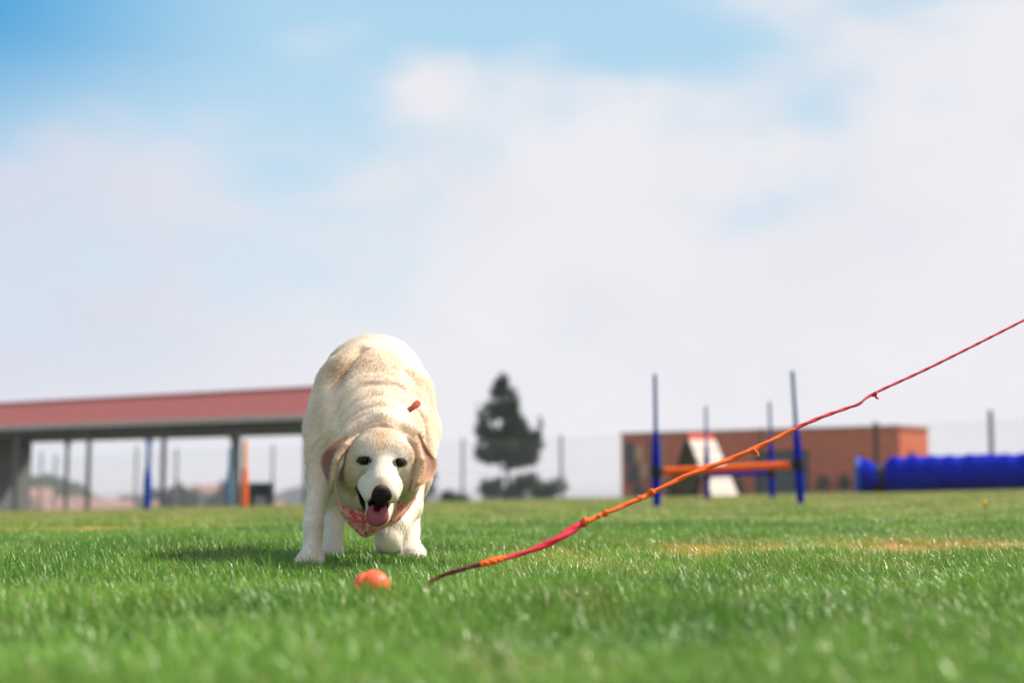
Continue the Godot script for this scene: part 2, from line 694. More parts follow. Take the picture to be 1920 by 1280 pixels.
# ------------------------------------------------------------------ trees
func foliage(lobes: Array, leaf: float, per_m3: float, seed_no: int, parent: Node, m: Material, called := "crown") -> void:
	var r := RandomNumberGenerator.new()
	r.seed = seed_no
	var s := Shape.new()
	for k in 3:
		var w := leaf * 0.32
		var a := Vector3(0, 0, 0)
		var b := Vector3(w, leaf * 0.45, 0.1 * leaf)
		var c := Vector3(0, leaf, -0.12 * leaf)
		var e := Vector3(-w, leaf * 0.45, 0.1 * leaf)
		var t := Transform3D(Basis.from_euler(Vector3(k * 1.9, k * 2.3, k * 0.8)), Vector3(0.25 * leaf * (k - 1), 0, 0.2 * leaf * (k % 2)))
		s.tri(t * a, t * b, t * c)
		s.tri(t * a, t * c, t * e)
	var xf := []
	for q in lobes:
		var c: Vector3 = q[0]
		var rad: Vector3 = q[1]
		var cnt := int(rad.x * rad.y * rad.z * 4.19 * per_m3)
		for i in cnt:
			var p := Vector3(r.randfn(), r.randfn(), r.randfn()).normalized() * pow(r.randf(), 0.45)
			if fine.get_noise_3d(p.x * 14.0 + c.x * 40, p.y * 14.0 + c.y * 40, p.z * 14.0) < -0.22:
				continue
			p = c + p * rad * r.randf_range(0.85, 1.2)
			if fine.get_noise_3d(p.x * 22.0, p.y * 22.0 + 7.0, p.z * 8.0) < -0.27 and called == "crown":
				continue
			var b := Basis.from_euler(Vector3(r.randf() * TAU, r.randf() * TAU, r.randf() * TAU)).scaled(Vector3.ONE * r.randf_range(0.7, 1.3))
			xf.append([Transform3D(b, p), Color.WHITE * r.randf_range(0.6, 1.4)])
	var mm := MultiMesh.new()
	mm.transform_format = MultiMesh.TRANSFORM_3D
	mm.use_colors = true
	mm.mesh = s.mesh()
	mm.instance_count = xf.size()
	for i in xf.size():
		mm.set_instance_transform(i, xf[i][0])
		mm.set_instance_color(i, xf[i][1])
	var o := MultiMeshInstance3D.new()
	o.name = called
	o.multimesh = mm
	o.material_override = m
	o.set_meta("kind", "stuff")
	parent.add_child(o, true)

func leaf_mat(r: float, g: float, b: float) -> StandardMaterial3D:
	var m := mat(r, g, b, 0.6)
	m.vertex_color_use_as_albedo = true
	m.backlight_enabled = true
	m.backlight = Color(0.35, 0.35, 0.35)
	return m

func build_trees() -> void:
	var bark := worn(0.10, 0.085, 0.07, 0.95, 0.3, 3.0, 31, 1.0)
	var dark := leaf_mat(0.036, 0.074, 0.038)
	# slim tree in the middle of the far edge
	var tx := -0.18
	var tz := -60.0
	var gy := ground_y(tx, tz)
	var t := thing("pine_tree", Vector3(tx, gy, tz), "dark slim tree with a pointed ragged crown at the far edge of the field", "tree")
	var s := Shape.new()
	s.tube(PackedVector3Array([Vector3(0, -0.3, 0), Vector3(0.02, 0.8, 0), Vector3(-0.03, 1.7, 0), Vector3(0.0, 3.2, 0), Vector3(-0.1, 5.2, 0)]), PackedFloat32Array([0.10, 0.075, 0.07, 0.05, 0.015]), 8)
	for k in 14:
		var y := 1.5 + k * 0.22
		var a := k * 2.4
		s.rod(Vector3(0, y, 0), Vector3(cos(a) * (1.1 - k * 0.05), y + 0.45, sin(a) * (1.1 - k * 0.05)), 0.028, 5, 0.008)
	part("trunk", s, bark, t)
	var lobes := []
	for q in [[-20, 228, 9, 19], [-4, 240, 8, 20], [-8, 222, 12, 18], [-11, 205, 17, 24], [-28, 196, 8, 14], [6, 190, 12, 24], [-42, 166, 16, 20], [-57, 172, 6, 11], [-14, 165, 22, 26], [16, 166, 14, 22], [-45, 134, 17, 20], [4, 138, 26, 26], [28, 140, 12, 18], [-20, 120, 24, 22], [-40, 98, 19, 22], [-2, 98, 34, 22], [30, 108, 24, 24], [50, 108, 17, 24], [62, 140, 6, 18], [-22, 80, 30, 13], [26, 80, 32, 16], [-54, 84, 9, 10], [4, 68, 20, 8]]:
		lobes.append([Vector3(q[0] * 0.0225, q[1] * 0.0225, rng.randf_range(-0.3, 0.3)), Vector3(q[2] * 0.0225, q[3] * 0.0225, q[2] * 0.0225 * 0.9)])
	foliage(lobes, 0.14, 900.0, 71, t, dark)
	# bushes: [x, z, lobes as (dx, height of centre, rx, ry), label]
	var bushes := [
		[-0.70, -58.5, [[-0.25, 0.45, 0.45, 0.50], [0.15, 0.70, 0.35, 0.35], [0.45, 0.35, 0.40, 0.40]], "low dark bush on the left at the foot of the slim tree"],
		[0.52, -58.5, [[-0.2, 0.55, 0.45, 0.55], [0.25, 0.75, 0.45, 0.40], [0.55, 0.4, 0.40, 0.45]], "tallest dark bush at the foot of the slim tree"],
		[1.65, -58.0, [[-0.2, 0.35, 0.45, 0.40], [0.25, 0.55, 0.35, 0.38], [0.45, 0.75, 0.18, 0.25]], "dark bush on the right of the slim tree, towards the grey fence post"],
		[-3.25, -56.0, [[-0.4, 0.55, 0.55, 0.60], [0.05, 0.95, 0.30, 0.30], [-0.2, 1.05, 0.35, 0.25]], "dark bush just behind the dog, on its right"],
		[-2.35, -56.0, [[-0.2, 0.20, 0.40, 0.25], [0.25, 0.15, 0.40, 0.22]], "low sprawling bush between the dog and the slim tree"]]
	for q in bushes:
		var by := ground_y(q[0], q[1])
		var b := thing("bush", Vector3(q[0], by, q[1]), q[3], "bush", "bushes along the far edge of the field")
		var st := Shape.new()
		for k in 5:
			st.rod(Vector3(0, -0.1, 0), Vector3(rng.randf_range(-0.4, 0.4), 0.55, rng.randf_range(-0.3, 0.3)), 0.02, 5, 0.006)
		part("stem", st, bark, b)
		var lb := []
		for w in q[2]:
			lb.append([Vector3(w[0], w[1], 0), Vector3(w[2], w[3], w[2])])
		foliage(lb, 0.13, 620.0, 80 + int(q[0] * 10), b, dark, "foliage")

# ------------------------------------------------------------------ far town
func build_town() -> void:
	var tile := worn(0.31, 0.18, 0.15, 0.85, 0.25, 0.6, 41)
	var glass := mat(0.03, 0.035, 0.04, 0.2)
	var frame := mat(0.6, 0.6, 0.58, 0.6)
	# [x, z, width, depth, wall height, roof rise, turn, wall colour, roof, label]
	var houses := [
		[-106.0, -315.0, 9.0, 8.0, 9.2, 2.0, 0.2, Color(0.62, 0.42, 0.26), 0, "orange house at the left end of the far town, by the shelter wall"],
		[-92.5, -300.0, 12.0, 8.0, 7.6, 1.8, -0.15, Color(0.62, 0.50, 0.34), 0, "wide beige house in front of the wooded hill"],
		[-88.5, -285.0, 8.0, 8.0, 6.2, 1.5, 0.3, Color(0.70, 0.62, 0.52), 0, "pale cream house below the wide beige house"],
		[-82.0, -292.0, 9.5, 8.0, 7.0, 1.7, 0.1, Color(0.58, 0.40, 0.33), 0, "dull pink house right of the wide beige house"],
		[-86.5, -345.0, 14.0, 9.0, 9.6, 0.0, 0.0, Color(0.38, 0.37, 0.33), 1, "long grey flat roofed block between two shelter posts"],
		[-79.0, -300.0, 15.0, 8.0, 4.4, 1.6, 0.05, Color(0.50, 0.32, 0.28), 0, "long low house with a red roof in front of the grey block"],
		[-74.0, -305.0, 5.5, 7.0, 7.4, 0.0, 0.1, Color(0.20, 0.20, 0.21), 1, "dark grey block left of the blue slalom pole"],
		[-69.5, -330.0, 8.0, 8.0, 9.0, 1.6, -0.2, Color(0.50, 0.46, 0.36), 0, "khaki house behind the dark grey block"],
		[-68.5, -290.0, 7.5, 7.0, 6.2, 1.6, 0.15, Color(0.66, 0.42, 0.38), 0, "pink house just right of the blue slalom pole"],
		[-64.0, -285.0, 6.0, 7.0, 5.6, 1.4, -0.1, Color(0.70, 0.50, 0.46), 0, "light pink house between the blue pole and the green mound"],
		[-58.0, -270.0, 10.0, 8.0, 5.4, 2.1, 0.1, Color(0.72, 0.42, 0.38), 0, "bright pink house left of the orange pole"],
		[-53.8, -268.0, 4.5, 7.0, 6.4, 0.0, 0.0, Color(0.75, 0.72, 0.68), 1, "narrow white house beside the bright pink house"],
		[-50.0, -290.0, 6.0, 6.0, 5.2, 1.2, 0.2, Color(0.55, 0.32, 0.30), 0, "small red house behind the foot of the orange pole"],
		[-45.5, -270.0, 4.5, 6.0, 6.0, 1.3, 0.0, Color(0.70, 0.50, 0.44), 0, "pale pink house just right of the black cabinet"],
		[-41.0, -300.0, 9.0, 7.0, 6.2, 0.0, 0.1, Color(0.24, 0.23, 0.21), 1, "low dark shed between the black cabinet and the dog"]]
	for q in houses:
		var gy := ground_y(q[0], q[1]) - (2.6 if q[0] < -78.0 else 1.2)
		var h := thing("house", Vector3(q[0], gy, q[1]), q[9], "house", "houses of the far town", q[6])
		var w: float = q[2]
		var dp: float = q[3]
		var hh: float = q[4]
		var s := Shape.new()
		s.box(Transform3D(Basis(), Vector3(0, hh / 2, 0)), Vector3(w, hh, dp))
		var rise: float = q[5]
		if rise > 0.0:
			for e in [-1, 1]:
				var x: float = e * w / 2
				var a := Vector3(x, hh, -dp / 2); var b := Vector3(x, hh, dp / 2); var c := Vector3(x, hh + rise, 0)
				if e > 0: s.tri(b, a, c)
				else: s.tri(a, b, c)
		var wc: Color = q[7]
		part("wall", s, worn(wc.r, wc.g, wc.b, 0.9, 0.12, 0.3, 43), h)
		var r := Shape.new()
		if rise > 0.0:
			for e in [-1, 1]:
				var z0: float = e * (dp / 2 + 0.5)
				var y0 := hh - rise * 0.5 / (dp / 2)
				var p := []
				for y in [0.0, 0.18]:
					var ring := [Vector3(-w / 2 - 0.4, y0 + y, z0), Vector3(w / 2 + 0.4, y0 + y, z0), Vector3(w / 2 + 0.4, hh + rise + y, 0.0), Vector3(-w / 2 - 0.4, hh + rise + y, 0.0)]
					if e < 0: ring = [ring[1], ring[0], ring[3], ring[2]]
					p.append_array(ring)
				r.hexa(p)
			part("roof", r, tile, h)
			var ch := Shape.new()
			ch.box(Transform3D(Basis(), Vector3(w * 0.25, hh + rise + 0.2, -0.5)), Vector3(0.7, 1.2, 0.7), 0.03)
			part("chimney", ch, mat(0.35, 0.2, 0.15), h)
		else:
			r.box(Transform3D(Basis(), Vector3(0, hh + 0.15, 0)), Vector3(w + 0.4, 0.3, dp + 0.4), 0.05)
			part("roof", r, mat(0.4, 0.39, 0.37), h)
		var cols := maxi(2, int(w / 2.6))
		for fl in 2:
			for k in cols:
				var wx := (k + 0.5) / cols * w - w / 2
				var wy := hh - 1.5 - fl * 2.8
				if wy < 0.8: continue
				var f := Shape.new()
				f.box(Transform3D(Basis(), Vector3(wx, wy, dp / 2 + 0.03)), Vector3(1.15, 1.35, 0.12), 0.02)
				var fr := part("window", f, frame, h)
				var g := Shape.new()
				g.box(Transform3D(Basis(), Vector3(wx, wy, dp / 2 + 0.085)), Vector3(0.95, 1.15, 0.04))
				part("pane", g, glass, fr)
	# trees among the houses
	var tree_leaf := leaf_mat(0.028, 0.055, 0.040)
	var bark := mat(0.08, 0.07, 0.06, 0.95)
	for q in [[-72.0, -290.0, 2.2, 8.5, "grey green tree left of the blue slalom pole"], [-55.0, -238.0, 3.0, 8.6, "round dark tree above the green mound"], [-50.0, -240.0, 1.9, 7.2, "smaller dark tree right of the round dark tree"], [-47.5, -243.0, 2.7, 9.4, "dark blue green tree left of the orange pole"], [-43.0, -240.0, 2.6, 8.8, "dark tree half hidden behind the orange pole"], [-95.5, -275.0, 2.0, 7.6, "tall narrow tree beside the shelter wall"]]:
		var gy := ground_y(q[0], q[1])
		var t := thing("town_tree", Vector3(q[0], gy, q[1]), q[4], "tree", "trees of the far town")
		var s := Shape.new()
		s.tube(PackedVector3Array([Vector3(0, -0.3, 0), Vector3(0, q[3] * 0.5, 0), Vector3(0.1, q[3] * 0.9, 0)]), PackedFloat32Array([0.3, 0.2, 0.04]), 7)
		part("trunk", s, bark, t)
		var lb := []
		for k in 7:
			var a := k * 2.4
			lb.append([Vector3(cos(a) * q[2] * 0.5, q[3] * (0.55 + 0.055 * k), sin(a) * q[2] * 0.5), Vector3.ONE * q[2] * 0.55])
		foliage(lb, 0.55, 22.0, 300 + int(-q[0]), t, tree_leaf)
	# grassy mound with scrub between the houses
	var md := Shape.new()
	var rows := []
	for j in 13:
		var row := []
		for i in 25:
			var a := (i - 12) / 12.0
			var b := (j - 6) / 6.0
			var k := maxf(0.0, 1.0 - a * a) * maxf(0.0, 1.0 - b * b)
			row.append(Vector3(-56.0 + a * 11.0, -9.5 + 8.0 * pow(k, 0.6) + 0.5 * fine.get_noise_2d(a * 90, b * 90), -250.0 - b * 7.0))
		rows.append(row)
	md.sheet(rows)
	var mound := part("mound", md, worn(0.13, 0.14, 0.085, 1.0, 0.3, 0.3, 47))
	tag(mound, "dull green mound below the round dark tree", "", "", "structure")

# ------------------------------------------------------------------ fences
func build_fence() -> void:
	var grey := worn(0.22, 0.23, 0.22, 0.7, 0.15, 2.0, 51)
	var dark := worn(0.045, 0.05, 0.05, 0.7, 0.15, 2.0, 52)
	var wire := mat(0.20, 0.21, 0.22, 0.5)
	var f := thing("chain_link_fence", Vector3.ZERO, "tall chain link fence on slim posts along the far edge of the field", "fence")
	# [x, z, radius, dark, height]
	var posts := [[-28.0, -68.0, 0.05, 0, 2.6], [-21.0, -65.6, 0.05, 0, 2.6], [-14.35, -61.0, 0.055, 0, 2.55], [-10.0, -59.6, 0.05, 0, 2.55], [-5.8, -58.3, 0.05, 0, 2.55], [-1.95, -56.6, 0.055, 0, 2.5], [1.92, -55.6, 0.06, 0, 2.5], [5.7, -54.5, 0.05, 0, 2.5], [9.3, -53.2, 0.05, 1, 2.5], [13.2, -51.6, 0.085, 1, 2.55], [16.6, -49.3, 0.085, 0, 2.75], [20.4, -47.6, 0.06, 0, 2.6]]
	var tops := []
	for q in posts:
		var g := ground_y(q[0], q[1])
		var b := Vector3(q[0], g - 0.3, q[1])
		var tp := Vector3(q[0], g + q[4], q[1])
		tops.append([Vector3(q[0], g, q[1]), tp])
		var s := Shape.new()
		s.tube(PackedVector3Array([b, tp, tp + Vector3(0, 0.02, 0)]), PackedFloat32Array([q[2], q[2], q[2] * 0.6]), 10)
		part("post", s, dark if q[3] else grey, f)
	var w := Shape.new()
	for k in tops.size() - 1:
		var a: Vector3 = tops[k][0]
		var b: Vector3 = tops[k + 1][0]
		var ln := (b - a).length()
		var cnt := int(ln / 0.085)
		var hgt := 2.35
		for i in range(-int(hgt / 0.085), cnt):
			for sg in [0, 1]:
				var u0 := i * 0.085 / ln
				var u1 := (i * 0.085 + hgt) / ln
				var h0 := 0.0
				var h1 := hgt
				if u0 < 0.0:
					h0 = -u0 * ln; u0 = 0.0
				if u1 > 1.0:
					h1 = hgt - (u1 - 1.0) * ln; u1 = 1.0
				if u1 <= u0: continue
				var p := a.lerp(b, u0) + Vector3(0, 0.05 + (h0 if sg == 0 else hgt - h0), 0)
				var q := a.lerp(b, u1) + Vector3(0, 0.05 + (h1 if sg == 0 else hgt - h1), 0.006)
				w.tube(PackedVector3Array([p, q]), PackedFloat32Array([0.0016, 0.0016]), 3, false)
		for y in [0.08, 1.2, 2.38]:
			w.rod(a + Vector3(0, y, 0.012), b + Vector3(0, y, 0.012), 0.003, 4)
	var mesh_part := part("wire_mesh", w, wire, f)
	tag(mesh_part, "", "", "", "stuff")
	for q in [[-24.6, -74.5, "thin grey post seen left of the first shelter posts"], [-19.1, -72.5, "faint thin post just left of the blue slalom pole"], [-12.3, -63.0, "pale thin post seen left of the orange pole"]]:
		var g := ground_y(q[0], q[1])
		var s := Shape.new()
		s.tube(PackedVector3Array([Vector3(0, -0.3, 0), Vector3(0, 3.1, 0), Vector3(0, 3.14, 0)]), PackedFloat32Array([0.07, 0.06, 0.02]), 10)
		s.box(Transform3D(Basis(), Vector3(0, 3.16, 0)), Vector3(0.16, 0.04, 0.16), 0.01)
		var o := part("boundary_post", s, grey)
		o.position = Vector3(q[0], g, q[1])
		tag(o, q[2], "post", "posts beyond the shelter")

# ------------------------------------------------------------------ open shelter with a red tiled roof
func build_shelter() -> void:
	var o := thing("shelter", Vector3(-12.0, -0.45, -44.5), "long open shelter with a red tiled roof on slim posts", "shelter")
	var og := o.position
	# plan: front eave from R towards L, W points to the back
	var R := Vector3(-4.56, 0, -40.35) - Vector3(og.x, 0, og.z)
	var dr := Vector3(-0.830, 0, -0.557)
	var W := Vector3(0.557, 0, -0.830)
	var ln := 31.0
	var eave := 2.30 - og.y
	var rise := 0.92
	var half := 1.9
	var roof := worn(0.37, 0.115, 0.108, 0.8, 0.14, 0.5, 61)
	roof.heightmap_enabled = true
	roof.heightmap_texture = noise_tex(0.08, 62)
	roof.heightmap_scale = 2.0
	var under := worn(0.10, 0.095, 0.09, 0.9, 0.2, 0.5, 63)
	var trim := worn(0.58, 0.49, 0.45, 0.7, 0.1, 0.7, 64)
	var steel := worn(0.20, 0.20, 0.20, 0.6, 0.15, 1.5, 65)
	var pt := func(s: float, w: float, y: float) -> Vector3:
		return R + dr * s + W * w + Vector3(0, y, 0)
	# roof: two slopes with hipped ends, built as tiles' courses
	var courses := 9
	var sr := Shape.new()
	for side in 2:
		for k in courses:
			var f0 := float(k) / courses
			var f1 := float(k + 1) / courses
			var w0 := lerpf(-0.35, half, f0) if side == 0 else lerpf(2 * half + 0.35, half, f0)
			var w1 := lerpf(-0.35, half, f1) if side == 0 else lerpf(2 * half + 0.35, half, f1)
			var y0 := eave + rise * f0 + 0.035
			var y1 := eave + rise * f1
			var e0 := 1.3 + f0 * 0.3
			var e1 := 1.3 + f1 * 0.3
			var l0 := ln + 0.4 - f0 * 2.2
			var l1 := ln + 0.4 - f1 * 2.2
			var a: Vector3 = pt.call(e0, w0, y0)
			var b: Vector3 = pt.call(l0, w0, y0)
			var c: Vector3 = pt.call(l1, w1, y1)
			var d: Vector3 = pt.call(e1, w1, y1)
			var dn := Vector3(0, -0.05, 0)
			if side == 0:
				sr.hexa([b + dn, a + dn, d + dn, c + dn, b, a, d, c])
			else:
				sr.hexa([a + dn, b + dn, c + dn, d + dn, a, b, c, d])
	part("roof", sr, roof, o)
	var hp := Shape.new()
	hp.tri(pt.call(ln + 0.4, -0.35, eave), pt.call(ln + 0.4, 2 * half + 0.35, eave), pt.call(ln - 1.8, half, eave + rise))
	hp.tri(pt.call(1.3, 2 * half + 0.35, eave), pt.call(1.3, -0.35, eave), pt.call(1.6, half, eave + rise))
	part("gable", hp, roof, o)
	var rg := Shape.new()
	rg.rod(pt.call(1.6, half, eave + rise + 0.02), pt.call(ln - 1.8, half, eave + rise + 0.02), 0.09, 8)
	part("ridge", rg, roof, o)
	# fascia boards, beams, ceiling
	var beam := func(called: String, s0: float, s1: float, w0: float, w1: float, y0: float, y1: float, m: Material) -> void:
		var b := Shape.new()
		b.hexa([pt.call(s1, w0, y0), pt.call(s0, w0, y0), pt.call(s0, w1, y0), pt.call(s1, w1, y0), pt.call(s1, w0, y1), pt.call(s0, w0, y1), pt.call(s0, w1, y1), pt.call(s1, w1, y1)])
		part(called, b, m, o)
	beam.call("fascia", 1.3, ln + 0.4, -0.42, -0.355, eave - 0.15, eave + 0.01, trim)
	beam.call("fascia", 1.3, ln + 0.4, 2 * half + 0.355, 2 * half + 0.42, eave - 0.15, eave + 0.01, trim)
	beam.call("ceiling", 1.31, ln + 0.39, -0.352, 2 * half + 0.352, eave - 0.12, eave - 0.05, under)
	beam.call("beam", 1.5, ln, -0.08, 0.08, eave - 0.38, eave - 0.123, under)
	beam.call("beam", 1.5, ln, 2 * half - 0.08, 2 * half + 0.08, eave - 0.38, eave - 0.123, trim)
	# posts, each where the beams carry it
	var g := func(p: Vector3) -> float:
		return ground_y(p.x + og.x, p.z + og.z) - og.y
	for q in [[0, 1.7], [0, 4.43], [0, 7.65], [0, 11.17], [0, 14.9], [0, 18.55], [1, 1.9], [1, 4.4], [1, 8.42], [1, 12.57], [1, 16.96]]:
		var s := Shape.new()
		var p: Vector3 = pt.call(q[1], 2 * half * q[0], 0.0)
		var y0: float = g.call(p)
		s.box(Transform3D(Basis(Vector3.UP, 0.59), Vector3(p.x, (y0 - 0.2 + eave - 0.38) / 2, p.z)), Vector3(0.13, eave - 0.38 - y0 + 0.2, 0.13), 0.012)
		s.box(Transform3D(Basis(Vector3.UP, 0.59), Vector3(p.x, y0 + 0.03, p.z)), Vector3(0.26, 0.10, 0.26), 0.01)
		s.box(Transform3D(Basis(Vector3.UP, 0.59), Vector3(p.x, eave - 0.45, p.z)), Vector3(0.20, 0.12, 0.20), 0.01)
		part("post", s, steel, o)
	# closed bay at the far end
	var wall := worn(0.17, 0.17, 0.18, 0.9, 0.2, 0.5, 66, 0.6)
	var door_m := mat(0.03, 0.045, 0.055, 0.6)
	var mk := func(called: String, s0: float, s1: float, w0: float, w1: float, top: float, m: Material, parent: Node) -> MeshInstance3D:
		var b := Shape.new()
		var lowest: float = -1.2
		b.hexa([pt.call(s1, w0, lowest), pt.call(s0, w0, lowest), pt.call(s0, w1, lowest), pt.call(s1, w1, lowest), pt.call(s1, w0, top), pt.call(s0, w0, top), pt.call(s0, w1, top), pt.call(s1, w1, top)])
		return part(called, b, m, parent)
	var wl: MeshInstance3D = mk.call("wall", 18.7, ln, 0.12, 3.55, eave - 0.40, wall, o)
	tag(wl, "dark grey closed bay of the shelter")
	mk.call("door", 20.1, 22.3, 0.06, 0.118, eave - 0.75, door_m, o)

# ------------------------------------------------------------------ brick hut
func build_hut() -> void:
	var A := Vector3(5.07, 0, -66.0)
	var B := Vector3(15.65, 0, -57.5)
	var dr := (B - A).normalized()
	var nb := Vector3(dr.z, 0, -dr.x)  # towards the back
	if nb.z > 0.0: nb = -nb
	var o := thing("brick_hut", Vector3(A.x, -0.55, A.z), "low flat roofed red brick hut with dark double doors", "hut")
	var ln := A.distance_to(B)
	var dep := 2.9
	var brick := worn(0.60, 0.140, 0.062, 0.9, 0.24, 0.22, 71, 0.6)
	var coping := worn(0.50, 0.24, 0.14, 0.85, 0.12, 0.6, 72)
	var dark := mat(0.020, 0.028, 0.034, 0.5)
	var glass := mat(0.035, 0.06, 0.07, 0.12)
	var top := 2.74 + 0.55
	var pt := func(s: float, w: float, y: float) -> Vector3:
		return dr * s + nb * w + Vector3(0, y, 0)
	var blk := func(s0: float, s1: float, w0: float, w1: float, y0: float, y1: float) -> Shape:
		var b := Shape.new()
		b.hexa([pt.call(s0, w0, y0), pt.call(s1, w0, y0), pt.call(s1, w1, y0), pt.call(s0, w1, y0), pt.call(s0, w0, y1), pt.call(s1, w0, y1), pt.call(s1, w1, y1), pt.call(s0, w1, y1)])
		return b
	part("wall", blk.call(0.0, ln, 0.0, dep, -0.3, top - 0.10), brick, o)
	part("roof", blk.call(-0.06, ln + 0.06, -0.06, dep + 0.06, top - 0.10, top), coping, o)
	# double doors with glazed leaves
	var d := part("door", blk.call(6.98, 9.52, -0.05, -0.003, 0.25, 2.36), dark, o)
	tag(d, "wide dark glazed double door")
	for k in 3:
		part("pane", blk.call(7.10 + k * 0.80, 7.80 + k * 0.80, -0.07, -0.053, 0.50, 2.22), glass, d)
	var h := Shape.new()
	h.rod(pt.call(7.85, -0.10, 1.1), pt.call(7.85, -0.10, 1.5), 0.02, 6)
	part("handle", h, mat(0.4, 0.4, 0.4, 0.3), d)
	# narrow openings at the left end, and a notice board between them
	for q in [[0.20, 0.72, 1.85, 2.85], [0.30, 1.00, 0.95, 1.80], [0.62, 1.20, 0.2, 0.85]]:
		var wn := part("window", blk.call(q[0], q[1], -0.04, -0.003, q[2], q[3]), dark, o)
		part("pane", blk.call(q[0] + 0.06, q[1] - 0.06, -0.055, -0.043, q[2] + 0.06, q[3] - 0.06), glass, wn)
	for q in [[0.78, 1.20, 2.0, 2.65], [1.06, 1.42, 1.25, 1.9]]:
		part("notice_board", blk.call(q[0], q[1], -0.03, -0.003, q[2], q[3]), mat(0.60, 0.38, 0.22, 0.8), o)
	# slim vertical pilasters and downpipes
	for sx in [1.55, 2.05]:
		var p := Shape.new()
		p.rod(pt.call(sx, -0.06, 0.2), pt.call(sx, -0.06, top - 0.12), 0.05, 8)
		part("downpipe", p, mat(0.12, 0.07, 0.06, 0.6), o)
	# window in the sunlit end wall
	part("window", blk.call(ln + 0.003, ln + 0.06, 0.85, 1.35, 1.62, 2.25), mat(0.07, 0.03, 0.03, 0.5), o)
	# dark planters with small shrubs along the foot of the front wall
	var leaf := leaf_mat(0.022, 0.042, 0.028)
	var pot_m := mat(0.05, 0.045, 0.045, 0.8)
	var labels := ["first potted shrub from the left end of the brick hut", "potted shrub behind the white ramp of the climbing frame", "potted shrub just left of the dark hut doors", "potted shrub between the hut doors and the blue tunnel", "potted shrub at the mouth of the blue tunnel"]
	var spots := [2.9, 4.0, 6.3, 10.3, 11.3]
	for k in 5:
		var w: Vector3 = o.position + pt.call(spots[k], -0.35, 0.0)
		w.y = ground_y(w.x, w.z)
		var t := thing("potted_shrub", w, labels[k], "shrub", "potted shrubs along the brick hut")
		var s := Shape.new()
		s.tube(PackedVector3Array([Vector3(0, 0, 0), Vector3(0, 0.02, 0), Vector3(0, 0.3, 0), Vector3(0, 0.31, 0)]), PackedFloat32Array([0.13, 0.16, 0.2, 0.18]), 12)
		part("pot", s, pot_m, t)
		foliage([[Vector3(0, 0.48, 0), Vector3(0.26, 0.28, 0.24)]], 0.09, 2600.0, 400 + k, t, leaf, "foliage")

# ------------------------------------------------------------------ agility gear
func lathe(prof: Array) -> Shape:
	var p := PackedVector3Array()
	var r := PackedFloat32Array()
	for q in prof:
		p.append(Vector3(0, q[0], 0))
		r.append(q[1])
	var s := Shape.new()
	s.tube(p, r, 14)
	return s

func jump_pole(parent: Node3D, at: Vector3, top: float, lean: float, upper: Material, lower: Material, clip: float) -> void:
	var t := Transform3D(Basis(Vector3.BACK, lean), at)
	var a := part("upright", lathe([[0.60, 0.018], [top * 0.7, 0.0165], [top, 0.0155], [top + 0.012, 0.006]]), upper, parent)
	a.transform = t
	var b := part("wing", lathe([[-0.05, 0.008], [0.0, 0.026], [0.06, 0.033], [0.22, 0.037], [0.38, 0.038], [0.48, 0.034], [0.60, 0.025], [0.66, 0.019], [0.665, 0.016]]), lower, parent)
	b.transform = t
	if clip > 0.0:
		var s := Shape.new()
		s.tube(PackedVector3Array([Vector3(0, clip - 0.05, 0), Vector3(0, clip - 0.045, 0), Vector3(0, clip + 0.045, 0), Vector3(0, clip + 0.05, 0)]), PackedFloat32Array([0.036, 0.043, 0.043, 0.036]), 14)
		var c := part("clip", s, M.black, parent)
		c.transform = t

